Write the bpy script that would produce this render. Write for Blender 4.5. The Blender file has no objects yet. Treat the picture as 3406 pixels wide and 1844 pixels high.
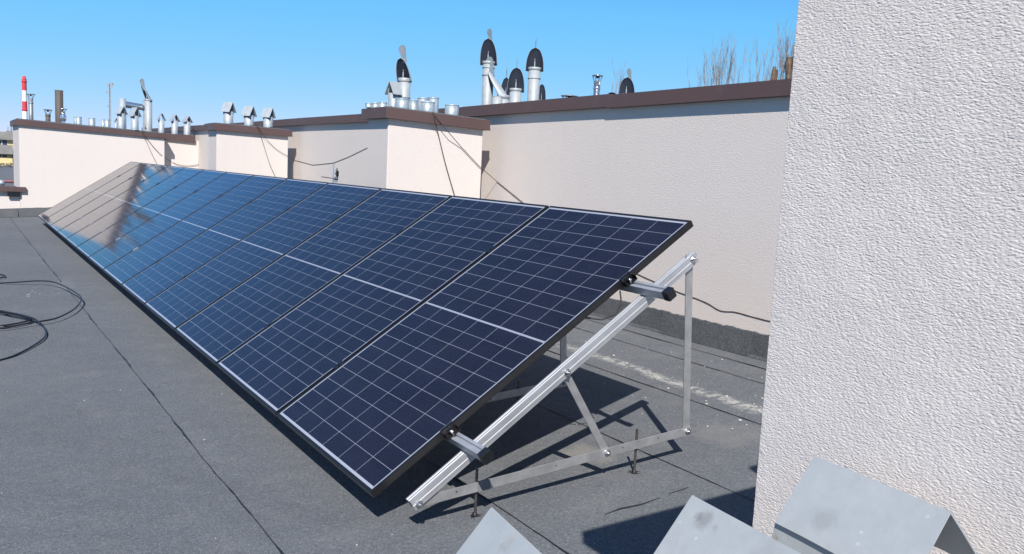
import bpy, math, random
from mathutils import Vector, Matrix, noise
random.seed(7)
R = math.radians
SC = bpy.context.scene
COL = SC.collection

# ------------------------------------------------------------------ camera
M = Matrix(((0.83756152, -0.02582206, 0.54573247),
            (-0.54409066, -0.13003131, 0.82888914),
            (0.04955868, -0.99117359, -0.12295876)))          # world <- (right, down, forward)
CAM = Vector((-1.3083571, -2.89345825, 1.24392539))
F, PW, PH = 2847.88, 3406.0, 1844.0
cd = bpy.data.cameras.new('camera')
cam = bpy.data.objects.new('camera', cd)
COL.objects.link(cam)
rt, dn, fw = M.col[0], M.col[1], M.col[2]
cam.matrix_world = Matrix(((rt[0], -dn[0], -fw[0], CAM[0]),
                           (rt[1], -dn[1], -fw[1], CAM[1]),
                           (rt[2], -dn[2], -fw[2], CAM[2]), (0, 0, 0, 1)))
cd.sensor_width = 36.0
cd.lens = F / PW * 36
cd.clip_start = 0.05
cd.clip_end = 5000
SC.camera = cam

# ------------------------------------------------------------------ light
SUN_DIR = Vector((-0.383, -0.602, 0.701)).normalized()
w = bpy.data.worlds.new('World')
SC.world = w
w.use_nodes = True
nt = w.node_tree
bg = nt.nodes['Background']
sky = nt.nodes.new('ShaderNodeTexSky')
sky.sky_type = 'NISHITA'
sky.sun_disc = False
sky.sun_elevation = math.asin(SUN_DIR.z)
sky.sun_rotation = math.atan2(SUN_DIR.x, SUN_DIR.y)
sky.altitude = 0
sky.air_density = 0.6
sky.dust_density = 0.0
sky.ozone_density = 6.0
# the sky's own colour, flattened a little from zenith to horizon per channel
sp_, cb_ = nt.nodes.new('ShaderNodeSeparateColor'), nt.nodes.new('ShaderNodeCombineColor')
nt.links.new(sky.outputs[0], sp_.inputs[0])
for i, (k_, p_, l_) in enumerate(((0.77, 0.93, 0.71), (2.65, 0.30, 1.20), (5.5, 0.10, 1.30))):
    pw, mu = nt.nodes.new('ShaderNodeMath'), nt.nodes.new('ShaderNodeMath')
    pw.operation = 'POWER'; mu.operation = 'MULTIPLY'; pw.inputs[1].default_value = p_; mu.inputs[1].default_value = k_
    nt.links.new(sp_.outputs[i], pw.inputs[0]); nt.links.new(pw.outputs[0], mu.inputs[0])
    li, mn = nt.nodes.new('ShaderNodeMath'), nt.nodes.new('ShaderNodeMath')
    li.operation = 'MULTIPLY'; li.inputs[1].default_value = l_; mn.operation = 'MINIMUM'
    nt.links.new(sp_.outputs[i], li.inputs[0]); nt.links.new(li.outputs[0], mn.inputs[0]); nt.links.new(mu.outputs[0], mn.inputs[1])
    nt.links.new(mn.outputs[0], cb_.inputs[i])
nt.links.new(cb_.outputs[0], bg.inputs[0])
bg.inputs[1].default_value = 0.10
sl = bpy.data.lights.new('sun', 'SUN')
sun = bpy.data.objects.new('sun', sl)
COL.objects.link(sun)
sl.energy = 4.6
sl.angle = R(0.5)
sl.color = (1.0, 0.95, 0.885)
sun.rotation_euler = SUN_DIR.to_track_quat('Z', 'Y').to_euler()
vs = SC.view_settings
vs.view_transform = 'Standard'
vs.look = 'None'
vs.exposure = 0.6
vs.gamma = 1.0

# ------------------------------------------------------------------ pixel -> place
def ray(u, v):
    return M @ Vector(((u - PW / 2) / F, (v - PH / 2) / F, 1.0))
def at_y(u, v, y):
    d = ray(u, v); return CAM + d * ((y - CAM.y) / d.y)
def at_x(u, v, x):
    d = ray(u, v); return CAM + d * ((x - CAM.x) / d.x)
def depth(p):
    return (p - CAM).dot(fw)
K, Z0 = 0.056, -0.16
def G(x): return Z0 + K * x                     # height of the sloping flat roof

# ------------------------------------------------------------------ mesh builder
class MB:
    def __init__(s): s.v, s.f, s.sm = [], [], []
    def add(s, vs_, fs, smooth=False):
        n = len(s.v); s.v += [tuple(p) for p in vs_]
        for f in fs: s.f.append([i + n for i in f]); s.sm.append(smooth)
        return s
    def hexa(s, p):            # 4 bottom (ccw from above) + 4 top
        return s.add(p, [(3, 2, 1, 0), (4, 5, 6, 7), (0, 1, 5, 4), (1, 2, 6, 5), (2, 3, 7, 6), (3, 0, 4, 7)])
    def box(s, x0, x1, y0, y1, z0, z1):
        return s.hexa([(x0, y0, z0), (x1, y0, z0), (x1, y1, z0), (x0, y1, z0), (x0, y0, z1), (x1, y0, z1), (x1, y1, z1), (x0, y1, z1)])
    def bar(s, a, b, w_, h, side):      # rectangular bar a->b; side = direction of the w_ dimension
        a, b, side = Vector(a), Vector(b), Vector(side).normalized()
        d = (b - a).normalized(); up = d.cross(side).normalized(); S = side * (w_ / 2); U = up * (h / 2)
        p = [q + i * S + j * U for q in (a, b) for i, j in ((-1, -1), (1, -1), (1, 1), (-1, 1))]
        return s.add(p, [(0, 1, 2, 3), (7, 6, 5, 4), (0, 4, 5, 1), (1, 5, 6, 2), (2, 6, 7, 3), (3, 7, 4, 0)])
    def tube(s, pts, r, n=8, cap=True, smooth=True):
        pts = [Vector(p) for p in pts]; rs = r if isinstance(r, (list, tuple)) else [r] * len(pts)
        vs_, fs = [], []
        prev = None
        for i, p in enumerate(pts):
            t = (pts[min(i + 1, len(pts) - 1)] - pts[max(i - 1, 0)])
            t = t.normalized() if t.length > 1e-9 else Vector((0, 0, 1))
            if prev is None:
                ref = Vector((0, 0, 1)) if abs(t.z) < 0.9 else Vector((1, 0, 0))
                a = t.cross(ref).normalized()
            else:
                a = (prev - t * prev.dot(t)); a = a.normalized() if a.length > 1e-6 else t.orthogonal().normalized()
            prev = a; b = t.cross(a)
            for k in range(n):
                q = 2 * math.pi * k / n
                vs_.append(p + (a * math.cos(q) + b * math.sin(q)) * rs[i])
        for i in range(len(pts) - 1):
            for k in range(n):
                k2 = (k + 1) % n
                fs.append((i * n + k, i * n + k2, (i + 1) * n + k2, (i + 1) * n + k))
        s.add(vs_, fs, smooth)
        if cap:
            m = len(vs_)
            s.add(vs_[:n], [tuple(range(n))[::-1]]); s.add(vs_[m - n:], [tuple(range(n))])
        return s
    def lathe(s, c, prof, n=24, smooth=True):     # prof: (r, z) list, about vertical through c
        c = Vector(c); vs_, fs = [], []
        for r_, z in prof:
            for k in range(n):
                q = 2 * math.pi * k / n
                vs_.append(c + Vector((r_ * math.cos(q), r_ * math.sin(q), z)))
        for i in range(len(prof) - 1):
            for k in range(n):
                k2 = (k + 1) % n
                fs.append((i * n + k, i * n + k2, (i + 1) * n + k2, (i + 1) * n + k))
        return s.add(vs_, fs, smooth)
    def plate(s, quad, t, nrm=None):               # quad of points -> thin slab with thickness t
        q = [Vector(p) for p in quad]
        n = (q[1] - q[0]).cross(q[-1] - q[0]).normalized() * (t / 2)
        m = len(q); vs_ = [p - n for p in q] + [p + n for p in q]
        fs = [tuple(range(m))[::-1], tuple(range(m, 2 * m))] + [(i, (i + 1) % m, m + (i + 1) % m, m + i) for i in range(m)]
        return s.add(vs_, fs)
    def build(s, name, mat, parent=None, loc=None, bevel=0):
        me = bpy.data.meshes.new(name)
        me.from_pydata(s.v, [], s.f); me.update()
        for p, q in zip(me.polygons, s.sm): p.use_smooth = q
        if mat: me.materials.append(mat)
        o = bpy.data.objects.new(name, me); COL.objects.link(o)
        if parent: o.parent = parent
        if loc: o.location = loc
        if bevel:
            b = o.modifiers.new('b', 'BEVEL'); b.width = bevel; b.segments = 2; b.limit_method = 'ANGLE'
        return o

def tag(o, label=None, cat=None, group=None, kind=None):
    if label: o['label'] = label
    if cat: o['category'] = cat
    if group: o['group'] = group
    if kind: o['kind'] = kind
    return o
def empty(name, loc=(0, 0, 0), rot=(0, 0, 0)):
    o = bpy.data.objects.new(name, None); COL.objects.link(o)
    o.location = loc; o.rotation_euler = rot; o.empty_display_size = 0.1
    return o
def copy_tree(o, parent=None):
    c = o.copy(); COL.objects.link(c); c.parent = parent
    for ch in list(o.children): copy_tree(ch, c)
    return c

# ------------------------------------------------------------------ materials
class NG:
    """small helper round one material's node tree"""
    def __init__(s, name, rough=0.8, metal=0.0, spec=0.3):
        s.m = bpy.data.materials.new(name); s.m.use_nodes = True
        s.t = s.m.node_tree; s.b = s.t.nodes['Principled BSDF']
        s.b.inputs['Roughness'].default_value = rough; s.b.inputs['Metallic'].default_value = metal
        s.b.inputs['Specular IOR Level'].default_value = spec
        s.tc = s.n('ShaderNodeTexCoord')
    def n(s, t, **kw):
        q = s.t.nodes.new(t)
        for k_, v_ in kw.items(): setattr(q, k_, v_)
        return q
    def L(s, a, b): s.t.links.new(a, b)
    def co(s, scale=(1, 1, 1), src='Object'):
        mp = s.n('ShaderNodeMapping'); mp.inputs['Scale'].default_value = scale
        s.L(s.tc.outputs[src], mp.inputs[0]); return mp.outputs[0]
    def noise(s, scale, detail=4, rough=0.55, vec=None, dist=0.0):
        q = s.n('ShaderNodeTexNoise'); q.inputs['Scale'].default_value = scale; q.inputs['Detail'].default_value = detail
        q.inputs['Roughness'].default_value = rough; q.inputs['Distortion'].default_value = dist
        s.L(vec or s.tc.outputs['Object'], q.inputs['Vector']); return q.outputs['Fac']
    def voro(s, scale, vec=None, feature='F1', out='Distance'):
        q = s.n('ShaderNodeTexVoronoi', feature=feature); q.inputs['Scale'].default_value = scale
        s.L(vec or s.tc.outputs['Object'], q.inputs['Vector']); return q.outputs[out]
    def math(s, op, a, b=None, c=None):
        q = s.n('ShaderNodeMath', operation=op)
        for i, v_ in enumerate((a, b, c)):
            if v_ is None: continue
            if isinstance(v_, (int, float)): q.inputs[i].default_value = v_
            else: s.L(v_, q.inputs[i])
        return q.outputs[0]
    def ramp(s, fac, stops):
        q = s.n('ShaderNodeValToRGB'); e = q.color_ramp.elements
        while len(e) < len(stops): e.new(0.5)
        for el, (p, c) in zip(e, stops): el.position = p; el.color = (c, c, c, 1) if isinstance(c, (int, float)) else (*c, 1)
        s.L(fac, q.inputs[0]); return q.outputs[0]
    def mix(s, fac, a, b, mode='MIX'):
        q = s.n('ShaderNodeMix', data_type='RGBA', blend_type=mode)
        for i, v_ in ((0, fac), (6, a), (7, b)):
            if isinstance(v_, (int, float)): q.inputs[i].default_value = v_
            elif isinstance(v_, tuple): q.inputs[i].default_value = (*v_, 1)
            else: s.L(v_, q.inputs[i])
        return q.outputs[2]
    def color(s, c):
        if isinstance(c, tuple): s.b.inputs['Base Color'].default_value = (*c, 1)
        else: s.L(c, s.b.inputs['Base Color'])
        return s
    def bump(s, h, dist, strength=1.0):
        q = s.n('ShaderNodeBump'); q.inputs['Distance'].default_value = dist; q.inputs['Strength'].default_value = strength
        s.L(h, q.inputs['Height']); s.L(q.outputs[0], s.b.inputs['Normal']); return s
    def rough(s, a): s.L(a, s.b.inputs['Roughness']); return s

def simple(name, c, rough=0.6, metal=0.0, spec=0.3, vary=0.25, scale=8.0):
    g = NG(name, rough, metal, spec)
    n_ = g.noise(scale, 5)
    lo = tuple(x * (1 - vary) for x in c); hi = tuple(min(1, x * (1 + vary)) for x in c)
    return g.color(g.ramp(n_, [(0.3, lo), (0.7, hi)])).m

def plaster(name, c, grain=190.0, depth_=0.0028):
    g = NG(name, 0.95, 0, 0.1)
    big = g.noise(0.9, 4); mid = g.noise(9, 5)
    base = g.mix(g.ramp(big, [(0.3, 0.0), (0.75, 1.0)]), tuple(x * 0.975 for x in c), c)
    base = g.mix(g.ramp(mid, [(0.3, 0.06), (0.7, 0.0)]), base, tuple(x * 0.75 for x in c))
    # faint vertical run-off streaks
    st = g.noise(3.0, 4, vec=g.co((3.0, 3.0, 0.15)))
    base = g.mix(g.ramp(st, [(0.55, 0.0), (0.85, 0.08)]), base, tuple(x * 0.7 for x in c))
    # small dark pits in the render coat
    pit = g.voro(grain * 0.17)
    pitm = g.ramp(pit, [(0.05, 0.5), (0.14, 0.0)])
    base = g.mix(pitm, base, tuple(x * 0.45 for x in c))
    g.color(base)
    v_ = g.voro(grain, vec=g.co((1, 1, 1.3)), feature='SMOOTH_F1'); nn = g.noise(grain * 0.5, 3)
    h = g.math('ADD', g.math('MULTIPLY', v_, 0.8), nn)
    g.bump(h, depth_, 0.9)
    return g.m

WALLC = (0.64, 0.58, 0.538)
m_plaster = plaster('plaster', WALLC)

def near_plaster():
    g = NG('rough_plaster', 0.95, 0, 0.1)
    big = g.noise(5, 5); med = g.noise(22, 4); st_ = g.noise(9, 5, vec=g.co((1, 1, 0.12)))
    c = g.mix(big, (0.56, 0.515, 0.485), (0.65, 0.595, 0.56))
    c = g.mix(g.ramp(med, [(0.35, 0.16), (0.65, 0.0)]), c, (0.48, 0.45, 0.44))
    c = g.mix(g.ramp(st_, [(0.55, 0.0), (0.8, 0.16)]), c, (0.44, 0.41, 0.39))
    g.color(c)
    d_ = g.noise(120, 3)
    warp = g.n('ShaderNodeVectorMath', operation='SCALE'); wn = g.n('ShaderNodeTexNoise'); wn.inputs['Scale'].default_value = 95
    wn.inputs['Detail'].default_value = 2
    g.L(g.tc.outputs['Object'], wn.inputs['Vector']); g.L(wn.outputs['Color'], warp.inputs[0]); warp.inputs[3].default_value = 0.0065
    add = g.n('ShaderNodeVectorMath', operation='ADD'); g.L(g.tc.outputs['Object'], add.inputs[0]); g.L(warp.outputs[0], add.inputs[1])
    mp = g.n('ShaderNodeMapping'); mp.inputs['Rotation'].default_value = (R(-22), 0, 0); mp.inputs['Scale'].default_value = (1, 0.62, 1.45)
    g.L(add.outputs[0], mp.inputs[0])
    v_ = g.voro(330, vec=mp.outputs[0], feature='SMOOTH_F1')
    fine = g.noise(320, 3)
    h = g.math('ADD', g.math('MULTIPLY', v_, -0.9), g.math('ADD', g.math('MULTIPLY', d_, 0.55), g.math('ADD', g.math('MULTIPLY', fine, 0.18), g.math('MULTIPLY', g.noise(14, 3), 1.6))))
    dp = g.n('ShaderNodeDisplacement'); dp.inputs['Midlevel'].default_value = 0.0; dp.inputs['Scale'].default_value = 0.00125
    g.L(h, dp.inputs['Height']); g.L(dp.outputs[0], g.t.nodes['Material Output'].inputs['Displacement'])
    g.m.displacement_method = 'BOTH'
    return g.m
m_near = near_plaster()

def roofing(name, dark=0.101, light=0.160):
    g = NG(name, 0.92, 0, 0.25)
    big = g.noise(0.7, 5, 0.6); mid = g.noise(5, 5, 0.6)
    gr = g.noise(170, 3, 0.7); gr2 = g.noise(55, 4, 0.7)
    c = g.mix(g.ramp(gr, [(0.3, 0.0), (0.7, 1.0)]), (dark * .84, dark * .915, dark * 1.02), (light * 1.10, light * 1.18, light * 1.28))
    c = g.mix(g.ramp(gr2, [(0.3, 0.5), (0.62, 0.0)]), c, (dark * .62, dark * .65, dark * .7))
    c = g.mix(g.ramp(big, [(0.32, 0.34), (0.7, 0.0)]), c, (dark * .8, dark * .83, dark * .88))
    c = g.mix(g.ramp(mid, [(0.52, 0.0), (0.8, 0.3)]), c, (light * 1.25, light * 1.22, light * 1.15))
    sp = g.voro(26, out='Distance'); sp2 = g.voro(75, out='Distance')
    c = g.mix(g.ramp(sp, [(0.035, 0.8), (0.07, 0.0)]), c, (0.33, 0.32, 0.30))
    c = g.mix(g.ramp(sp2, [(0.06, 0.55), (0.13, 0.0)]), c, (0.22, 0.22, 0.215))
    vc = g.n('ShaderNodeTexVoronoi'); vc.inputs['Scale'].default_value = 210
    g.L(g.tc.outputs['Object'], vc.inputs['Vector']); vs3 = g.n('ShaderNodeSeparateColor'); g.L(vc.outputs['Color'], vs3.inputs[0])
    c = g.mix(g.ramp(vs3.outputs[0], [(0.0, 0.34), (0.42, 0.0)]), c, (dark * .33, dark * .36, dark * .42))
    c = g.mix(g.ramp(vs3.outputs[1], [(0.76, 0.0), (1.0, 0.36)]), c, (light * 1.8, light * 1.9, light * 2.0))
    g.color(c)
    und = g.noise(1.6, 3)
    g.bump(g.math('ADD', g.math('ADD', gr, g.math('MULTIPLY', gr2, 1.5)), g.math('MULTIPLY', und, 14.0)), 0.004, 0.8)
    return g, c
def roof_main():
    g, c = roofing('bitumen_roofing')
    sep = g.n('ShaderNodeSeparateXYZ'); g.L(g.tc.outputs['Object'], sep.inputs[0]); X, Y = sep.outputs[0], sep.outputs[1]
    # dried white run of lime along the wall side, and a dusty pale puddle stain under the frame
    nz = g.noise(2.2, 4); n2 = g.noise(26, 5, 0.65)
    xs = g.math('ADD', X, g.math('MULTIPLY', g.math('SUBTRACT', nz, 0.5), 0.16))
    band = g.math('SUBTRACT', 1.0, g.math('DIVIDE', g.math('ABSOLUTE', g.math('SUBTRACT', xs, 2.47)), 0.075))
    band = g.math('MAXIMUM', band, 0.0)
    ymask = g.ramp(g.math('MULTIPLY', g.math('ADD', Y, 4.0), 0.1), [(0.40, 0.0), (0.43, 1.0), (0.60, 0.75), (0.72, 0.0)])
    k_ = g.math('MULTIPLY', g.math('MULTIPLY', band, ymask), g.ramp(n2, [(0.42, 0.0), (0.58, 1.0)]))
    c = g.mix(g.math('MINIMUM', g.math('MULTIPLY', k_, 1.2), 0.8), c, (0.38, 0.375, 0.35))
    def blob(x, y, rx, ry, s_, col):
        dx = g.math('DIVIDE', g.math('SUBTRACT', X, x), rx); dy = g.math('DIVIDE', g.math('SUBTRACT', Y, y), ry)
        r2 = g.math('ADD', g.math('MULTIPLY', dx, dx), g.math('MULTIPLY', dy, dy))
        r2 = g.math('ADD', r2, g.math('MULTIPLY', g.math('SUBTRACT', g.noise(9, 5), 0.5), 2.4))
        return g.mix(g.math('MULTIPLY', g.ramp(r2, [(0.1, 1.0), (1.0, 0.0)]), s_), c, col)
    c = blob(1.22, 0.22, 0.16, 0.16, 0.45, (0.26, 0.24, 0.21))
    c = blob(2.0, 0.05, 0.25, 0.2, 0.35, (0.22, 0.21, 0.2))
    c = blob(-0.34, 7.1, 0.16, 0.35, 0.4, (0.17, 0.18, 0.185))
    c = blob(-1.0, 3.2, 0.5, 1.0, 0.2, (0.15, 0.155, 0.16))
    g.color(c)
    return g.m
m_roof = roof_main()
m_skirt = roofing('bitumen_upstand', 0.06, 0.115)[0].m
m_deck = roofing('bitumen_deck', 0.075, 0.13)[0].m
m_tar = simple('tar', (0.012, 0.012, 0.014), 0.45, 0, 0.5, 0.3, 30)

def fascia_mat():
    g = NG('brown_sheet_metal', 0.5, 0, 0.35)
    n_ = g.noise(1.4, 5); st = g.noise(5, 5, vec=g.co((1, 1, 0.35)))
    c = g.mix(n_, (0.085, 0.052, 0.050), (0.104, 0.066, 0.062))
    c = g.mix(g.ramp(st, [(0.58, 0.0), (0.8, 0.35)]), c, (0.15, 0.125, 0.12))
    sp = g.voro(6); c = g.mix(g.ramp(sp, [(0.03, 0.7), (0.05, 0)]), c, (0.35, 0.33, 0.31))
    g.color(c); g.rough(g.ramp(n_, [(0.3, 0.42), (0.7, 0.62)])); g.bump(g.noise(2.5, 3), 0.01, 0.35)
    return g.m
m_fascia = fascia_mat()

def galv(name, c, metal, rough, stain=0.5):
    g = NG(name, rough, metal, 0.4)
    a = g.noise(14, 6, 0.62); b = g.noise(4, 4, vec=g.co((1, 1, 0.3))); v_ = g.voro(70, out='Color')
    col = g.mix(g.ramp(a, [(0.3, 0.0), (0.75, 1.0)]), tuple(x * 0.86 for x in c), tuple(min(1, x * 1.06) for x in c))
    col = g.mix(0.10, col, v_, 'SOFT_LIGHT')
    col = g.mix(g.ramp(b, [(0.56, 0.0), (0.8, stain)]), col, tuple(x * y for x, y in zip(c, (0.62, 0.58, 0.54))))
    g.color(col); g.rough(g.ramp(a, [(0.3, rough - 0.1), (0.7, rough + 0.12)]))
    g.bump(g.noise(7, 3), 0.004, 0.4)
    return g.m
m_galv = galv('galvanised_sheet', (0.35, 0.39, 0.42), 0.2, 0.5)
m_bright = galv('bright_galvanised', (0.40, 0.465, 0.50), 0.45, 0.4, 0.25)
m_chrome = simple('stainless_steel', (0.62, 0.63, 0.65), 0.2, 0.9, 0.5, 0.15, 12)
m_flue = galv('pale_flue_coating', (0.345, 0.37, 0.385), 0.15, 0.55)
m_vane = galv('shaded_vane_sheet', (0.20, 0.235, 0.265), 0.2, 0.55, 0.3)  # darker zinc, the shade on the fins put into the colour
m_cowl = galv('dark_cowl_and_mouth_shade', (0.030, 0.037, 0.055), 0.2, 0.5, 0.3)  # dark cowl metal, also the painted shade inside the scoop mouths
m_brownpipe = galv('sooty_flue', (0.105, 0.09, 0.08), 0.2, 0.7, 0.7)
m_greyflue = galv('grey_flue', (0.26, 0.27, 0.28), 0.5, 0.45)

def on_hood(u, v, apex):                # point of the sunny 45-degree plate of a hood
    d_ = ray(u, v); k_ = ((apex[2] - apex[0]) - (CAM.z - CAM.x)) / (d_.z - d_.x)
    return tuple(CAM + d_ * k_)
HA, HB, HC = (-.808, -2.115, .8665), (-.543, -2.165, .852), (-.387, -2.222, .899)
HOOD_MARKS = [(on_hood(2345, 1735, HB), .016, (0.16, 0.16, 0.16), .55), (on_hood(2385, 1765, HB), .008, (0.16, 0.16, 0.16), .5), (on_hood(2330, 1720, HB), .008, (0.14, 0.14, 0.14), .5),
              (on_hood(2745, 1738, HC), .022, (0.20, 0.20, 0.20), .35), (on_hood(1718, 1805, HA), .012, (0.26, 0.17, 0.10), .6), (on_hood(1690, 1835, HA), .012, (0.22, 0.20, 0.18), .5),
              (on_hood(1660, 1780, HA), .005, (0.5, 0.5, 0.5), .8), (on_hood(1750, 1840, HA), .005, (0.5, 0.5, 0.5), .8)]
def hood_mat():
    g = NG('weathered_zinc_sheet', 0.5, 0.15, 0.35)
    a = g.noise(30, 6, 0.6); b = g.noise(11, 5, 0.65); d_ = g.noise(23, 4, 0.6)
    c = g.mix(a, (0.315, 0.335, 0.345), (0.355, 0.375, 0.385))
    c = g.mix(g.ramp(b, [(0.60, 0.0), (0.72, 0.3)]), c, (0.22, 0.22, 0.22))
    c = g.mix(g.ramp(d_, [(0.66, 0.0), (0.73, 0.55)]), c, (0.22, 0.16, 0.11))
    for (x, y, z), r_, col, k_ in HOOD_MARKS:
        vd = g.n('ShaderNodeVectorMath', operation='DISTANCE'); vd.inputs[1].default_value = (x, y, z); g.L(g.tc.outputs['Object'], vd.inputs[0])
        q = g.math('ADD', g.math('DIVIDE', vd.outputs['Value'], r_), g.math('MULTIPLY', g.math('SUBTRACT', g.noise(70, 5, 0.7), 0.5), 1.6))
        c = g.mix(g.math('MULTIPLY', g.ramp(q, [(0.35, 1.0), (1.0, 0.0)]), k_), c, col)
    sp = g.voro(38); c = g.mix(g.ramp(sp, [(0.05, 0.8), (0.1, 0)]), c, (0.45, 0.46, 0.46))
    g.color(c); g.rough(g.ramp(a, [(0.3, 0.42), (0.7, 0.6)])); g.bump(g.noise(9, 4), 0.006, 0.5)
    return g.m
m_hood = hood_mat()

def alu_mat():
    g = NG('aluminium_profile', 0.5, 0.7, 0.5)
    a = g.noise(10, 6, 0.65); br = g.noise(60, 3, vec=g.co((0.06, 1, 1)))
    c = g.mix(a, (0.43, 0.44, 0.46), (0.54, 0.55, 0.565))
    c = g.mix(g.ramp(g.noise(25, 5, 0.7), [(0.6, 0.0), (0.75, 0.5)]), c, (0.42, 0.42, 0.42))
    g.color(c); g.rough(g.ramp(a, [(0.3, 0.46), (0.7, 0.62)])); g.bump(br, 0.0008, 0.5)
    return g.m
m_alu = alu_mat()
m_bar = simple('dull_aluminium', (0.42, 0.42, 0.42), 0.5, 0.7, 0.4, 0.18, 14)
m_bolt = simple('zinc_bolt', (0.6, 0.6, 0.6), 0.25, 1.0, 0.5, 0.1, 30)
m_rod = simple('dark_threaded_rod', (0.16, 0.145, 0.135), 0.4, 0.8, 0.4, 0.3, 60)
m_black = simple('black_anodised', (0.012, 0.012, 0.014), 0.35, 0.3, 0.5, 0.2, 20)
m_cap = simple('black_plastic', (0.010, 0.011, 0.014), 0.4, 0, 0.4, 0.2, 20)
m_frame = simple('black_panel_frame', (0.016, 0.016, 0.018), 0.38, 0.4, 0.5, 0.2, 12)
m_rubber = simple('black_cable_sheath', (0.010, 0.011, 0.014), 0.4, 0, 0.5, 0.2, 10)
m_wire = simple('weathered_wire', (0.085, 0.065, 0.055), 0.6, 0.2, 0.3, 0.3, 10)
m_tape = simple('grey_tape', (0.16, 0.165, 0.17), 0.6, 0, 0.3, 0.15, 20)
m_white = simple('white_paint', (0.75, 0.75, 0.74), 0.5, 0, 0.3, 0.06, 6)

# solar glass: white backsheet grid with 6 x (10 + 10) half cells, under glass
PL, PWID, TILT = 1.903, 1.134, R(33.646)
def solar_mat():
    g = NG('solar_cells_under_glass', 0.5, 0.0, 0.0)
    sep = g.n('ShaderNodeSeparateXYZ'); g.L(g.tc.outputs['Object'], sep.inputs[0]); x, y = sep.outputs[0], sep.outputs[1]
    py = (PWID - 0.022 - 0.018) / 6
    px = (PL - 0.028 - 0.024 - 0.009) / 20
    yy = g.math('DIVIDE', g.math('SUBTRACT', y, 0.011 + 0.009), py)
    xx = g.math('DIVIDE', g.math('SUBTRACT', g.math('ABSOLUTE', g.math('SUBTRACT', x, PL / 2)), 0.0045), px)
    def edge(t, pitch, gap):
        fr = g.math('FRACT', t); d_ = g.math('MINIMUM', fr, g.math('SUBTRACT', 1.0, fr))
        return g.math('LESS_THAN', g.math('MULTIPLY', d_, pitch), gap / 2)
    m = g.math('MAXIMUM', edge(yy, py, 0.0019), edge(xx, px, 0.0015))
    for t, lim in ((yy, 6.0), (xx, 10.0)):
        m = g.math('MAXIMUM', m, g.math('MAXIMUM', g.math('LESS_THAN', t, 0.0), g.math('GREATER_THAN', t, lim)))
    # dark line along the middle of the centre band (split of the two half strings)
    mid = g.math('LESS_THAN', g.math('ABSOLUTE', g.math('SUBTRACT', x, PL / 2)), 0.0015)
    # busbars: fine silver lines up each cell
    fb = g.math('FRACT', g.math('MULTIPLY', yy, 16.0)); bus = g.math('LESS_THAN', g.math('ABSOLUTE', g.math('SUBTRACT', fb, 0.5)), 0.10)
    cellid = g.n('ShaderNodeTexWhiteNoise', noise_dimensions='2D'); cv = g.n('ShaderNodeCombineXYZ')
    g.L(g.math('FLOOR', yy), cv.inputs[0]); g.L(g.math('FLOOR', g.math('DIVIDE', x, px)), cv.inputs[1]); g.L(cv.outputs[0], cellid.inputs[0])
    cell = g.mix(cellid.outputs[0], (0.0035, 0.0042, 0.012), (0.0060, 0.0066, 0.017))
    cell = g.mix(g.math('MULTIPLY', bus, 0.26), cell, (0.13, 0.13, 0.18))
    sp = g.n('ShaderNodeTexNoise'); sp.inputs['Scale'].default_value = 420; sp.inputs['Detail'].default_value = 1
    g.L(g.tc.outputs['Object'], sp.inputs['Vector'])
    cell = g.mix(g.ramp(sp.outputs['Fac'], [(0.68, 0.0), (0.76, 0.3)]), cell, (0.09, 0.10, 0.13))
    c = g.mix(m, cell, (0.29, 0.31, 0.37))
    c = g.mix(g.math('MULTIPLY', mid, 0.5), c, (0.1, 0.11, 0.14))
    # thin film of dust
    du = g.noise(3.0, 5, 0.6); c = g.mix(g.ramp(du, [(0.35, 0.0), (0.8, 0.012)]), c, (0.3, 0.3, 0.3))
    g.color(c)
    g.b.inputs['Coat Weight'].default_value = 1.0
    g.b.inputs['Coat Roughness'].default_value = 0.075
    g.b.inputs['Coat IOR'].default_value = 1.32
    return g.m
m_solar = solar_mat()

# ------------------------------------------------------------------ the flat roof
mb = MB()
xs = [-14, -6, -2, 0, 2, 3.395]; ys = [-9, -2, 2, 6, 10, 14, 18, 30, 62]
vs_ = [(x, y, G(x)) for y in ys for x in xs]; n = len(xs)
mb.add(vs_, [(j * n + i, j * n + i + 1, (j + 1) * n + i + 1, (j + 1) * n + i) for j in range(len(ys) - 1) for i in range(n - 1)])
tag(mb.build('roof', m_roof), kind='structure')
gr = MB(); gr.add([(-3000, -3000, -22), (3000, -3000, -22), (3000, 3000, -22), (-3000, 3000, -22)], [(0, 1, 2, 3)])
tag(gr.build('ground', simple('city_ground', (0.14, 0.15, 0.12), 0.9, 0, 0.1, 0.4, 0.02)), kind='structure')

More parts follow.
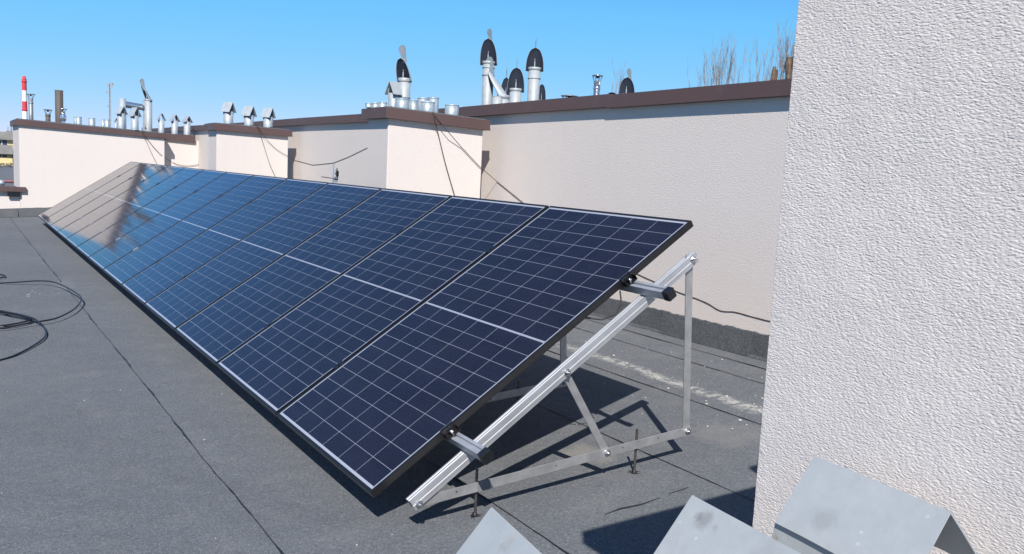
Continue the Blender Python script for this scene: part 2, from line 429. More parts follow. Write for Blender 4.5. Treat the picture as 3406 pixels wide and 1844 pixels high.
# lap seams of the roofing sheets: irregular beads of tar, and the step of the upper sheet
def seam(x, y0, y1, wmin, wmax, gap=0.0, seed=0.0):
    mb = MB(); y = y0; step = 0.035; run = None
    def off(t): return 0.010 * noise.noise(Vector((t * 1.1, seed, 0))) + 0.005 * noise.noise(Vector((t * 7, seed, 3)))
    pts = []
    def flush():
        nonlocal pts
        if len(pts) > 1:
            vv, ff = [], []
            for (px, py, ww) in pts:
                vv += [(px - ww, py, G(px) + 0.0035), (px, py, G(px) + 0.0035 + ww * 0.5), (px + ww, py, G(px) + 0.0035)]
            for i in range(len(pts) - 1):
                a = 3 * i; ff += [(a, a + 1, a + 4, a + 3), (a + 1, a + 2, a + 5, a + 4)]
            mb.add(vv, ff)
        pts = []
    while y < y1:
        ww = wmin + (wmax - wmin) * max(0, noise.noise(Vector((y * 2.3, seed, 9))) + 0.6 * noise.noise(Vector((y * 13, seed, 5))) + 0.1)
        if noise.noise(Vector((y * 1.7, seed, 21))) < gap - 0.75: flush()
        else: pts.append((x + off(y), y, ww))
        y += step
    flush()
    return tag(mb.build('roof_seam', m_tar), kind='structure')
seam(-0.34, -1.5, 6.9, 0.0022, 0.009, 0.1, 1.3)
seam(-0.35, 7.35, 16.8, 0.003, 0.011, 0.1, 7.3)
seam(0.54, -2.2, 16.8, 0.0025, 0.008, 0.0, 2.9)
seam(1.47, -2.2, 16.8, 0.002, 0.007, 0.0, 4.1)
seam(2.27, -2.2, 16.8, 0.003, 0.008, 0.1, 5.7)
seam(2.91, -2.2, 16.8, 0.003, 0.008, 0.0, 6.3)
seam(3.19, -2.2, 16.8, 0.003, 0.009, 0.0, 8.8)
mb = MB()                                             # short cross scratch
mb.tube([(0.86, -0.365, G(.86) + .003), (0.95, -0.355, G(.95) + .003), (1.05, -0.37, G(1.05) + .003), (1.16, -0.36, G(1.16) + .003)], [.001, .004, .003, .001], 5)
mb.tube([(1.22, -0.35, G(1.22) + .003), (1.34, -0.345, G(1.34) + .003)], [.001, .002], 5)
tag(mb.build('roof_seam', m_tar), kind='structure')

# loose chips of mortar, lime and gravel on the roof
mb = MB(); rnd = random.Random(3)
def chip(x, y, s_):
    z = G(x) + 0.002; k_ = rnd.randint(4, 6); a0 = rnd.random() * 6
    base = [(x + s_ * math.cos(a0 + i * 6.283 / k_) * rnd.uniform(.6, 1.3), y + s_ * math.sin(a0 + i * 6.283 / k_) * rnd.uniform(.6, 1.3), z) for i in range(k_)]
    top = [(x + (p[0] - x) * .6, y + (p[1] - y) * .6, z + s_ * .5) for p in base]
    mb.add(base + top, [tuple(range(k_, 2 * k_))] + [(i, (i + 1) % k_, k_ + (i + 1) % k_, k_ + i) for i in range(k_)])
for i in range(240):
    x = rnd.uniform(-1.6, 3.2); y = -1.0 + 13 * rnd.random() ** 1.7
    chip(x, y, rnd.choice((.002, .003, .003, .005)))
for i in range(70):
    chip(2.47 + rnd.gauss(0, .22), rnd.uniform(-.2, 3.2), rnd.choice((.003, .004, .006, .009)))
for i in range(40): chip(rnd.uniform(1.6, 3.2), rnd.uniform(.1, 1.6), rnd.choice((.003, .004, .006)))
for i in range(12): chip(-.66 + rnd.gauss(0, .06), 6.6 + rnd.gauss(0, .12), rnd.choice((.003, .005, .007)))
tag(mb.build('roof_debris', simple('lime_chips', (0.45, 0.43, 0.39), 0.9, 0, 0.1, 0.35, 40)), 'pale mortar chips and grit scattered over the grey roofing', 'debris', kind='stuff')

# ------------------------------------------------------------------ walls and chimney blocks
def slab_top(name, x0, x1, y0, y1, za, zb, h, oh, parent):
    """brown edge trim with a front lip, topped by a bitumen deck. za/zb: top height at x0/x1"""
    f_ = MB(); t = 0.012
    X0, X1, Y0, Y1 = x0 - oh, x1 + oh, y0 - oh, y1 + oh
    f_.hexa([(X0, Y0, za - h), (X1, Y0, zb - h), (X1, Y1, zb - h), (X0, Y1, za - h), (X0, Y0, za), (X1, Y0, zb), (X1, Y1, zb), (X0, Y1, za)])
    # folded drip edge, slightly proud, along the bottom
    e = 0.004
    f_.hexa([(X0 - e, Y0 - e, za - h - .004), (X1 + e, Y0 - e, zb - h - .004), (X1 + e, Y1 + e, zb - h - .004), (X0 - e, Y1 + e, za - h - .004),
             (X0 - e, Y0 - e, za - h + .012), (X1 + e, Y0 - e, zb - h + .012), (X1 + e, Y1 + e, zb - h + .012), (X0 - e, Y1 + e, za - h + .012)])
    fa = f_.build('edge_trim', m_fascia, parent)
    d_ = MB(); k_ = 0.02
    d_.hexa([(X0 + k_, Y0 + k_, za - .01), (X1 - k_, Y0 + k_, zb - .01), (X1 - k_, Y1 - k_, zb - .01), (X0 + k_, Y1 - k_, za - .01),
             (X0 + k_ * 2, Y0 + k_ * 2, za + .012), (X1 - k_ * 2, Y0 + k_ * 2, zb + .012), (X1 - k_ * 2, Y1 - k_ * 2, zb + .012), (X0 + k_ * 2, Y1 - k_ * 2, za + .012)])
    d_.build('roof_deck', m_deck, parent)
    return fa
def block(name, label, x0, x1, y0, y1, za, zb, h=0.095, oh=0.05, cat='chimney block', group=None):
    r_ = empty(name, ((x0 + x1) / 2, (y0 + y1) / 2, G(x0)))
    off = -Vector(r_.location)
    def P(o): o.location = off; return o
    wl = MB()
    zb0, zb1 = G(x0) - .1, G(x1) - .1
    wl.hexa([(x0, y0, zb0), (x1, y0, zb1), (x1, y1, zb1), (x0, y1, zb0), (x0, y0, za - h + .004), (x1, y0, zb - h + .004), (x1, y1, zb - h + .004), (x0, y1, za - h + .004)])
    wo = wl.build('wall', m_plaster, r_); bvl = wo.modifiers.new('b', 'BEVEL'); bvl.width = .008; bvl.segments = 2
    slab_top('edge_trim', x0, x1, y0, y1, za, zb, h, oh, r_)
    for o in r_.children: P(o)
    tag(r_, label, cat, group)
    return r_

# long wall of the higher building part, parallel to the panels
wallA = empty('long_wall', (3.4, 3.0, G(3.4)))
offA = -Vector(wallA.location)
def zA(y): return 1.905 + 0.0085 * max(0, 5 - y)
wl = MB()
yA = [-8, -2, 1, 3, 5, 9, 13, 17, 22.5]
for a, b in zip(yA[:-1], yA[1:]): pass
vv = []
for y in yA: vv += [(3.4, y, G(3.4) - .1), (3.4, y, zA(y) - .09), (9.5, y, zA(y) - .09), (9.5, y, -3)]
ff = []
for i in range(len(yA) - 1):
    a = 4 * i; ff += [(a, a + 1, a + 5, a + 4), (a + 1, a + 2, a + 6, a + 5), (a + 2, a + 3, a + 7, a + 6)]
ff += [(0, 3, 2, 1), (4 * (len(yA) - 1), 4 * (len(yA) - 1) + 1, 4 * (len(yA) - 1) + 2, 4 * (len(yA) - 1) + 3)]
wl.add(vv, ff); o = wl.build('wall', m_plaster, wallA); o.location = offA
# brown edge trim in lapped lengths
ft = MB(); cuts = [-8, -4.6, -2.1, 0.4, 2.85, 5.3, 7.75, 10.2, 12.7, 15.2, 17.7, 20.2, 22.55]
for i, (a, b) in enumerate(zip(cuts[:-1], cuts[1:])):
    q = 0.0015 * (i % 2)
    ja, jb = (0.004 * math.sin(i * 2.1)), (0.004 * math.sin(i * 1.3 + 1))
    def pt(x, y, dz, j): return (x, y, zA(y) + dz + j)
    b2 = b + 0.03
    ft.hexa([pt(3.352 - q, a, -.105, ja), pt(3.48, a, -.105, ja), pt(3.48, b2, -.105, jb), pt(3.352 - q, b2, -.105, jb),
             pt(3.352 - q, a, 0, ja), pt(3.48, a, 0, ja), pt(3.48, b2, 0, jb), pt(3.352 - q, b2, 0, jb)])
    ft.hexa([pt(3.347 - q, a, -.109, ja), pt(3.40, a, -.109, ja), pt(3.40, b, -.109, jb), pt(3.347 - q, b, -.109, jb),
             pt(3.347 - q, a, -.096, ja), pt(3.40, a, -.096, ja), pt(3.40, b, -.096, jb), pt(3.347 - q, b, -.096, jb)])
o = ft.build('edge_trim', m_fascia, wallA); o.location = offA
dk = MB()
vv = []
for y in yA: vv += [(3.47, y, zA(y) - .012), (9.55, y, zA(y) - .012)]
dk.add(vv, [(2 * i, 2 * i + 1, 2 * i + 3, 2 * i + 2) for i in range(len(yA) - 1)])
o = dk.build('roof_deck', m_deck, wallA); o.location = offA
# bitumen upstand with ragged top at the foot of the wall
sk = MB(); vv = []; y = -3.0; rows = []
while y < 17.05:
    hh = .175 + .012 * noise.noise(Vector((y * 5, 1, 0))) + .01 * noise.noise(Vector((y * 23, 2, 0)))
    vv += [(3.355 + .008 * noise.noise(Vector((y * 3, 7, 0))), y, G(3.355) + .003), (3.372, y, G(3.36) + .02), (3.391, y, G(3.4) + hh - .006), (3.3985, y, G(3.4) + hh)]
    y += .03
nr = len(vv) // 4
sk.add(vv, [(4 * i + j, 4 * i + 4 + j, 4 * i + 5 + j, 4 * i + 1 + j) for i in range(nr - 1) for j in range(3)])
for yy in (1.13, 2.02, 3.0, 4.02):                              # lapped joints of the upstand
    sk.hexa([(3.350, yy, G(3.35) + .003), (3.37, yy, G(3.36) + .003), (3.37, yy + .9, G(3.36) + .003), (3.350, yy + .9, G(3.35) + .003),
             (3.384, yy, G(3.4) + .165), (3.395, yy, G(3.4) + .165), (3.395, yy + .9, G(3.4) + .165), (3.384, yy + .9, G(3.4) + .165)]) if yy in (1.13, 3.0) else None
o = sk.build('bitumen_upstand', m_skirt, wallA); o.location = offA
tag(wallA, 'long pale plastered wall with brown metal edge running behind the panel row', 'wall')

blkB = block('chimney_block', 'cream plastered chimney block with crowd of short pipe stubs on its top', 2.15, 3.19, 4.6, 5.08, 1.775, 1.733, group='plastered chimney blocks')
blkC = block('chimney_block', 'cream plastered chimney block carrying three gabled vent hoods in a row', 2.09, 3.2, 10.62, 11.12, 1.735, 1.707, group='plastered chimney blocks')
# wide far block, its set-back right part under the same brown edge
far = empty('stair_block', (1.2, 17.5, G(1.2))); offF = -Vector(far.location)
def zF(x): return 1.766 - 0.044 * x
wl = MB()
def zF2(x): return zF(x)
wl.hexa([(-.15, 17.05, G(-.2) - .1), (2.6, 17.05, G(2.6) - .1), (2.6, 19, G(2.6) - .1), (-.15, 19, G(-.2) - .1),
         (-.15, 17.05, zF(-.2) - .09), (2.6, 17.05, zF(2.6) - .09), (2.6, 19, zF(2.6) - .09), (-.15, 19, zF(-.2) - .09)])
wl.hexa([(2.602, 17.38, G(2.6) - .1), (3.396, 17.38, G(3.27) - .1), (3.396, 18.9, G(3.27) - .1), (2.602, 18.9, G(2.6) - .1),
         (2.602, 17.38, zF(2.6) - .06), (3.396, 17.38, zF(3.3) - .06), (3.396, 18.9, zF(3.3) - .06), (2.602, 18.9, zF(2.6) - .06)])
wl.build('wall', m_plaster, far).location = offF
ft = MB()
ft.hexa([(-.2, 17.0, zF(-.25) - .115), (2.645, 17.0, zF(2.6) - .085), (2.645, 17.3, zF(2.6) - .085), (-.2, 17.3, zF(-.25) - .115),
         (-.2, 17.0, zF(-.25)), (2.645, 17.0, zF(2.6)), (2.645, 17.3, zF(2.6)), (-.2, 17.3, zF(-.25))])
ft.hexa([(-.2, 17.302, zF(-.25) - .115), (-.1, 17.302, zF(-.2) - .115), (-.1, 19.05, zF(-.2) - .115), (-.2, 19.05, zF(-.25) - .115),
         (-.2, 17.302, zF(-.25)), (-.1, 17.302, zF(-.2)), (-.1, 19.05, zF(-.2)), (-.2, 19.05, zF(-.25))])
ft.hexa([(2.56, 17.33, zF(2.6) - .10), (3.315, 17.33, zF(3.3) - .11), (3.315, 17.6, zF(3.3) - .11), (2.56, 17.6, zF(2.6) - .10),
         (2.56, 17.33, zF(2.6) + .03), (3.315, 17.33, zF(3.3) + .06), (3.315, 17.6, zF(3.3) + .06), (2.56, 17.6, zF(2.6) + .03)])
ft.build('edge_trim', m_fascia, far).location = offF
dk = MB(); dk.hexa([(-.17, 17.04, zF(-.2) - .02), (3.27, 17.64, zF(3.27) - .02), (3.27, 18.98, zF(3.27) - .02), (-.17, 18.98, zF(-.2) - .02),
                    (-.17, 17.08, zF(-.2) + .02), (3.27, 17.64, zF(3.27) + .06), (3.27, 18.98, zF(3.27) + .06), (-.17, 18.98, zF(-.2) + .02)])
dk.build('roof_deck', m_deck, far).location = offF
sk = MB(); vv = []; x = -.2
while x < 3.35:
    hh = .17 + .012 * noise.noise(Vector((x * 5, 4, 0)))
    vv += [(x, 16.86, G(x) + .004), (x, 16.93, G(x) + .012), (x, 17.035, G(x) + hh - .02), (x, 17.046, G(x) + hh)]
    x += .05
nr = len(vv) // 4
sk.add(vv, [(4 * i + j, 4 * i + 1 + j, 4 * i + 5 + j, 4 * i + 4 + j) for i in range(nr - 1) for j in range(3)])
sk.build('bitumen_upstand', m_skirt, far).location = offF
tag(far, 'wide pale plastered block with sloping brown edge closing the far end of the roof', 'stair block')

# low parapet to the left of the far block
par = empty('parapet', (-3, 17.2, G(-3))); offP = -Vector(par.location)
wl = MB(); wl.box(-9, -.154, 17.08, 17.3, G(-9) - .1, .345); wl.build('wall', m_plaster, par).location = offP
ft = MB()
ft.hexa([(-9, 16.99, .345), (-.045, 16.99, .335), (-.045, 17.03, .335), (-9, 17.03, .345), (-9, 16.99, .49), (-.045, 16.99, .43), (-.045, 17.03, .43), (-9, 17.03, .49)])
ft.hexa([(-9, 17.032, .349), (-.206, 17.032, .339), (-.206, 17.5, .339), (-9, 17.5, .349), (-9, 17.032, .49), (-.206, 17.032, .43), (-.206, 17.5, .43), (-9, 17.5, .49)])
ft.build('edge_trim', m_fascia, par).location = offP
gt = MB(); gt.box(-.37, -.15, 17.0, 17.04, .235, .333); gt.build('gutter_box', m_cap, par).location = offP
sk = MB(); sk.hexa([(-9, 16.86, G(-9) + .004), (-.2, 16.86, G(-.2) + .004), (-.2, 17.1, G(-.2) + .004), (-9, 17.1, G(-9) + .004), (-9, 17.06, G(-9) + .17), (-.2, 17.035, G(-.2) + .17), (-.2, 17.1, G(-.2) + .17), (-9, 17.1, G(-9) + .17)])
sk.build('bitumen_upstand', m_skirt, par).location = offP
tag(par, 'low plastered parapet with brown cap left of the far block', 'parapet')

# near chimney block at the right edge, coarse plaster; its -x face is dense geometry with true displacement
NX, NY, NX1, NY1, NZ = -0.262, -2.031, 0.80, -2.58, 1.695
near = empty('chimney_block', (NX, NY, G(NX))); offN = -Vector(near.location)
wl = MB()
st = 0.0017; ny = int((NY - NY1) / st); z_lo, z_hi = .58, NZ - .095
nz_ = int((z_hi - z_lo) / st); vv = []; ff = []
for j in range(nz_ + 1):
    for i in range(ny + 1): vv.append((NX, NY1 + (NY - NY1) * i / ny, z_lo + (z_hi - z_lo) * j / nz_))
for j in range(nz_):
    for i in range(ny):
        a = j * (ny + 1) + i; ff.append((a, a + ny + 1, a + ny + 2, a + 1))
wl.add(vv, ff, True)
# far face close to the visible corner, same density for 12 cm
nx2 = 76; vv = []; ff = []
for j in range(nz_ + 1):
    for i in range(nx2 + 1): vv.append((NX + .13 * i / nx2, NY, z_lo + (z_hi - z_lo) * j / nz_))
for j in range(nz_):
    for i in range(nx2):
        a = j * (nx2 + 1) + i; ff.append((a, a + nx2 + 1, a + nx2 + 2, a + 1))
wl.add(vv, ff, True)
E_ = .0
wl.add([(NX + .13, NY, z_lo), (NX1, NY, z_lo), (NX1, NY, z_hi), (NX + .13, NY, z_hi)], [(0, 3, 2, 1)])
wl.add([(NX, NY1, z_lo), (NX1, NY1, z_lo), (NX1, NY1, z_hi), (NX, NY1, z_hi)], [(0, 1, 2, 3)])
wl.add([(NX1, NY, z_lo), (NX1, NY1, z_lo), (NX1, NY1, z_hi), (NX1, NY, z_hi)], [(0, 3, 2, 1)])
wl.add([(NX, NY1, G(NX) - .1), (NX1, NY1, G(NX1) - .1), (NX1, NY, G(NX1) - .1), (NX, NY, G(NX) - .1), (NX, NY1, z_lo), (NX1, NY1, z_lo), (NX1, NY, z_lo), (NX, NY, z_lo)],
       [(0, 1, 5, 4), (1, 2, 6, 5), (2, 3, 7, 6), (3, 0, 4, 7)])
wl.build('wall', m_near, near).location = offN
slab_top('edge_trim', NX, NX1, NY1, NY, NZ, NZ - .02, .095, .04, near)
for o in near.children: o.location = offN
tag(near, 'chimney block of coarse worm-grained plaster filling the right edge, nearest the camera', 'chimney block', 'plastered chimney blocks')

# ------------------------------------------------------------------ the solar panels
S_PITCH = PWID + 0.02
def panel_parts(root, i):
    fr = MB(); t = .011
    fr.box(0, PL, 0, t, -.03, .001); fr.box(0, PL, PWID - t, PWID, -.03, .001)
    fr.box(0, t + .003, t, PWID - t, -.03, .001); fr.box(PL - t - .003, PL, t, PWID - t, -.03, .001)
    # inward flange below
    fr.box(.02, PL - .02, t, .03, -.03, -.028); fr.box(.02, PL - .02, PWID - .03, PWID - t, -.03, -.028)
    fr.build('frame', m_frame, root)
    gl = MB(); gl.box(t + .003, PL - t - .003, t, PWID - t, -.007, -.0012); gl.build('glass', m_solar, root)
    jb = MB(); jb.box(PL / 2 - .03, PL / 2 + .03, .25, .31, -.024, -.0072); jb.build('junction_box', m_cap, root)
def clamp(root, v, y0, y1, mat):
    c = MB(); c.box(v - .03, v + .03, y0, y1, .0012, .0055); c.box(v - .03, v + .03, y0 + (y1 - y0) * .42, y1 - (y1 - y0) * .42, -.03, .0012)
    c.lathe((v, (y0 + y1) / 2, .0055), [(.006, 0), (.006, .004), (.0, .004)], 6, False)
    c.build('clamp', mat, root)
def end_clamp(root, v):
    c = MB()
    c.box(v - .032, v + .032, -.004, .010, .0012, .005); c.box(v - .032, v + .032, -.006, -.001, -.03, .005)
    c.box(v - .032, v + .032, -.034, -.006, -.03, -.026); c.box(v - .032, v - .029, -.032, -.006, -.026, -.008); c.box(v + .029, v + .032, -.032, -.006, -.026, -.008)
    k = c.build('clamp', m_black, root)
    b_ = MB(); b_.lathe((v, -.019, -.026), [(.006, 0), (.006, .018), (0, .018)], 10); b_.lathe((v, -.019, -.016), [(.010, 0), (.010, .007), (0, .007)], 6, False)
    b_.build('bolt', m_bolt, k)
ordn = ['', 'second', 'third', 'fourth', 'fifth', 'sixth', 'seventh', 'eighth', 'ninth', 'tenth', 'eleventh', 'twelfth']
look = {1: 'dark navy solar panel, second from the near end, beside the foremost one',
        2: 'dark solar panel, third from the near end of the tilted row',
        3: 'deep blue solar panel, fourth from the near end of the tilted row',
        4: 'deep blue solar panel, fifth from the near end of the tilted row',
        5: 'blue solar panel, sixth from the near end of the tilted row',
        6: 'solar panel at the middle of the row, seventh from either end',
        7: 'blue sky-reflecting solar panel, sixth from the far end of the row',
        8: 'solar panel half mirroring the far plaster wall, fifth from the far end',
        9: 'solar panel mirroring sky and wall, fourth from the far end',
        10: 'pale solar panel mirroring the far wall, third from the far end',
        11: 'pale beige-looking solar panel, next to the farthest one',
        12: 'farthest solar panel, wholly mirroring the beige wall behind the row'}
panels = []
p0 = empty('solar_panel', (0, 0, 0), (0, -TILT, 0)); panel_parts(p0, 0)
for i in range(13):
    p = p0 if i == 0 else copy_tree(p0)
    p.location = (random.uniform(-.001, .001), i * S_PITCH, 0)
    tag(p, 'foremost solar panel with its black frame side open to view, nearest the camera' if i == 0 else look[i], 'solar panel', 'solar panels in the tilted row')
    panels.append(p)
V_RAIL = (0.39, 1.445)
for v in V_RAIL: end_clamp(p0, v)
for i in range(12):
    for v in V_RAIL: clamp(panels[i], v, PWID - .008, PWID + .028, m_black if (i < 5 or v > 1) else m_bar)  # pale metal on the farther lower clamps puts their reflection into the colour

def loc2w(v, s_, n_):                                  # panel-plane coordinates -> world
    return Vector((v * math.cos(TILT) - n_ * math.sin(TILT), s_, v * math.sin(TILT) + n_ * math.cos(TILT)))
# two mounting rails
def rail(v, label):
    r_ = empty('mounting_rail', loc2w(v, -.25, -.07), (0, -TILT, 0))
    prof = [(-.02, -.04), (-.02, 0), (-.007, 0), (-.007, -.009), (.007, -.009), (.007, 0), (.02, 0), (.02, -.04)]
    mb = MB(); y0, y1 = 0, 13 * S_PITCH + .40; n_ = len(prof)
    mb.add([(x, y0, z + .04) for x, z in prof] + [(x, y1, z + .04) for x, z in prof],
           [(i, (i + 1) % n_, n_ + (i + 1) % n_, n_ + i) for i in range(n_)] + [tuple(range(n_))[::-1], tuple(range(n_, 2 * n_))])
    mb.build('profile', m_alu, r_)
    c = MB(); c.box(-.0225, .0225, -.022, .014, -.003, .0425); c.build('end_cap', m_cap, r_, bevel=.003)
    tag(r_, label, 'rail', 'mounting rails under the panels')
    return r_
rail(V_RAIL[0], 'lower aluminium rail sticking out below the foremost panel, black end cap')
rail(V_RAIL[1], 'upper aluminium rail sticking out beside the foremost panel, black end cap')

# triangular support frames
def bolt_at(p, parent, r=.011):
    b_ = MB(); x, y, z = p
    b_.tube([(x, y, z), (x, y - .004, z)], .015, 14); b_.tube([(x, y - .004, z), (x, y - .013, z)], r, 6, smooth=False); b_.tube([(x, y - .013, z), (x, y - .02, z)], .005, 8)
    return b_.build('bolt', m_bolt, parent)
def frame(y, label, detail=True):
    r_ = empty('support_frame', (0.8, y, G(.8))); o0 = -Vector((0.8, 0, G(.8)))
    kids = []
    def put(mb, name, mat, bevel=0):
        o = mb.build(name, mat, r_, bevel=bevel); o.location = o0; return o
    prof = [(-.02, 0), (-.011, 0), (-.010, -.001), (-.005, -.001), (-.004, 0), (.004, 0), (.005, -.001), (.010, -.001), (.011, 0), (.02, 0), (.02, -.045), (.014, -.045), (.012, -.008), (-.012, -.008), (-.014, -.045), (-.02, -.045), (-.02, -.032), (-.0215, -.031), (-.0215, -.022), (-.02, -.021)]
    n_ = len(prof); mb = MB(); v0, v1 = .085, 1.772
    ptsA = [loc2w(v0, s_, -.0755 + z) for s_, z in prof]; ptsB = [loc2w(v1 + (z * .25), s_, -.0755 + z) for s_, z in prof]
    mb.add(ptsA + ptsB, [(i, (i + 1) % n_, n_ + (i + 1) % n_, n_ + i) for i in range(n_)] + [tuple(range(n_))[::-1], tuple(range(n_, 2 * n_))])
    put(mb, 'rafter', m_alu)
    P = {'low': (.150, -.030), 'top': (1.494, .889), 'leg': (1.556, .073), 'mid': (.818, .424), 'br': (1.075, .037)}
    def ext(a, b, ea, eb):
        a, b = Vector(a), Vector(b); d_ = (b - a).normalized(); return a - d_ * ea, b + d_ * eb
    def flat(a, b, ea, eb, y_, w_, name, mat, t=.004):
        a, b = ext(P[a], P[b], ea, eb); mb = MB(); mb.bar((a.x, y_, a.y), (b.x, y_, b.y), t, w_, (0, 1, 0)); return put(mb, name, mat, .0008)
    bar_ = flat('low', 'leg', .01, .02, -.006, .040, 'base_bar', m_bar, .005)
    flat('leg', 'top', .015, .018, .0005, .042, 'leg', m_bar, .0055)
    flat('mid', 'br', .018, .015, .0005, .036, 'brace', m_bar, .0055)
    for q, y_ in (('low', -.0215), ('top', -.0215), ('mid', -.0215), ('leg', -.0085), ('br', -.0085)): bolt_at((P[q][0], y_, P[q][1]), r_).location = o0
    for x, zt in ((.42, .06), (1.258, .116)):
        mb = MB(); zs = [G(x) - .01]
        mb.tube([(x, .010, G(x) - .01), (x, .010, zt)], .0058, 10)
        rod = put(mb, 'threaded_rod', m_rod)
        t = MB(); t.lathe((x, .010, G(x) + .001), [(.018, 0), (.012, .003), (.0058, .012)], 14)
        for k in range(6):
            a = random.random() * 6.28; t.tube([(x + .010 * math.cos(a), .010 + .010 * math.sin(a), G(x) + .002), (x + .03 * math.cos(a), .010 + .03 * math.sin(a), G(x) + .002)], [.004, .0015], 5)
        t.build('tar_seal', m_tar, rod)
    if detail:
        a = Vector(P['low']); b = Vector(P['leg']); d_ = (b - a).normalized(); q0 = a + d_ * .268; q1 = a + d_ * .325
        mb = MB(); mb.bar((q0.x, -.006, q0.y), (q1.x, -.006, q1.y), .007, .0425, (0, 1, 0)); put(mb, 'tape_patch', m_tape)
        for t_ in (.12, .21, .46, .72, .87):
            q0 = a + d_ * (1.41 * t_); mb = MB(); mb.tube([(q0.x, -.0085, q0.y + .004), (q0.x, -.0092, q0.y + .004)], .004, 10)
            put(mb, 'hole', m_rod if t_ != .46 else m_bolt)
    tag(r_, label, 'support frame', 'triangular support frames under the panels')
    return r_
frame(-.095, 'triangular aluminium support frame standing free in front of the foremost panel')
frame(.875, 'aluminium support frame in the shade under the foremost panel, partly hidden', False)
frame(3.3, 'aluminium support frame deep in shade under the third panel', False)

mb = MB()                                              # loop of panel cable under the upper rail
pts = [loc2w(1.40, .02, -.05), loc2w(1.36, -.012, -.085), loc2w(1.30, -.02, -.10), loc2w(1.24, .0, -.09), loc2w(1.19, .04, -.05)]
mb.tube(pts, .004, 8); tag(mb.build('panel_cable', m_rubber), 'short black cable looping below the upper rail at the foremost panel', 'cable')

# ------------------------------------------------------------------ cable coil on the left
def smooth_path(pts, per=10):
    p = [Vector(q) for q in pts]; p = [p[0] * 2 - p[1]] + p + [p[-1] * 2 - p[-2]]; out = []
    for i in range(1, len(p) - 2):
        for k in range(per):
            t = k / per; a, b, c, d_ = p[i - 1], p[i], p[i + 1], p[i + 2]
            out.append(.5 * ((2 * b) + (c - a) * t + (2 * a - 5 * b + 4 * c - d_) * t * t + (3 * b - a - 3 * c + d_) * t ** 3))
    out.append(p[-2]); return out
def ground_path(l, r, lift=None):
    return smooth_path([(x, y, G(x) + r + (lift[i] if lift else 0)) for i, (x, y) in enumerate(l)])
mb = MB(); rc = .0068
big = [(-1.75, 6.3), (-1.7, 7.2), (-1.35, 7.65), (-.98, 7.58), (-.78, 7.40), (-.58, 7.24), (-.46, 7.02), (-.39, 6.68), (-.335, 6.17), (-.33, 5.79), (-.41, 5.42), (-.51, 5.17), (-.63, 4.99), (-.80, 4.92), (-1.02, 4.86), (-1.4, 4.95), (-1.68, 5.5)]
mb.tube(ground_path(big, rc, [0, 0, 0, 0, .02, .04, .05, .05, .05, .05, .04, .035, .03, .03, .02, .01, 0]), rc, 8)
mb.tube(ground_path([(-1.5, 5.95), (-1.05, 5.74), (-.90, 5.53), (-.80, 5.31), (-.765, 5.17), (-.79, 5.06), (-.91, 4.96), (-1.1, 4.99), (-1.5, 5.1)], rc, [.01] * 9), rc, 8)
mb.tube(ground_path([(-1.5, 5.85), (-1.05, 5.70), (-.92, 5.48), (-.83, 5.30), (-.785, 5.14), (-.82, 5.02), (-.95, 4.94), (-1.15, 4.95), (-1.5, 5.0)], rc, [.028] * 9), rc, 8)
mb.tube(ground_path([(-1.5, 5.8), (-1.05, 5.63), (-.93, 5.43), (-.79, 5.12), (-.735, 4.88), (-.72, 4.67), (-.73, 4.45), (-.78, 4.25), (-.92, 3.95), (-1.06, 3.79), (-1.4, 3.6)], rc, [.04, .04, .045, .04, .03, .02, .015, .01, .005, 0, 0]), rc, 8)
mb.tube(ground_path([(-1.3, 8.5), (-1.0, 8.36), (-.88, 8.22), (-.835, 8.05), (-.86, 7.93), (-.98, 7.88), (-1.3, 7.9)], rc, [.01] * 7), rc, 8)
tag(mb.build('cable_coil', m_rubber), 'loose coil of black cable lying on the grey roofing at the left', 'cable coil')

# ------------------------------------------------------------------ wires hanging on the walls
def wire(pts, r, label, group=None, per=6):
    mb = MB(); mb.tube(smooth_path(pts, per) if per > 1 else pts, r, 6)
    return tag(mb.build('hanging_wire', m_wire), label, 'wire', group)
def yfront(pl, y): return [at_y(u, v, y) for u, v in pl]
def xfront(pl, x): return [at_x(u, v, x) for u, v in pl]
c2 = lambda a, b: (550 + a / 2.789, 200 + b / 2.789)
c1 = lambda a, b: (a / 2.5357, 200 + b / 2.5357)
c6 = lambda a, b: (1900 + a / 1.9925, 650 + b / 1.9925)
GW = 'thin wires hanging on the plastered walls'
wire(yfront([c2(835, 590), c2(862, 640), c2(885, 700)], 10.555) + yfront([c2(925, 830), c2(970, 970), c2(1018, 1080), c2(1030, 1130)], 10.6), .0035, 'straight wire dropping down the front of the block with three hoods', GW)
wire(yfront([c2(850, 600), c2(880, 650), c2(915, 700)], 10.55) + yfront([c2(960, 760), c2(1020, 820), c2(1070, 853), c2(1112, 878), c2(1130, 888)], 10.6) + [at_x(*c2(1200, 930), 3.396), at_x(*c2(1370, 975), 3.396), at_x(*c2(1560, 955), 3.396), at_x(*c2(1700, 900), 3.396), at_x(*c2(1873, 815), 3.396)], .003, 'sagging wire swinging from the three-hood block across to the long wall', GW, 1)
t5 = lambda a, b: (a * 1.32220, b * 1.32220)
wire(yfront([t5(1090, 284), t5(1094, 305)], 4.535) + yfront([t5(1103, 340), t5(1120, 410), t5(1143, 490), t5(1152, 520)], 4.585), .004, 'near-vertical wire on the front of the pipe-stub block', GW)
wire(yfront([t5(1088, 282), t5(1105, 305), t5(1128, 333)], 4.535) + yfront([t5(1160, 370), t5(1205, 418)], 4.585) + xfront([t5(1250, 457), t5(1315, 510), t5(1345, 532)], 3.395), .0035, 'slanting wire from the pipe-stub block down to the long wall', GW, 1)
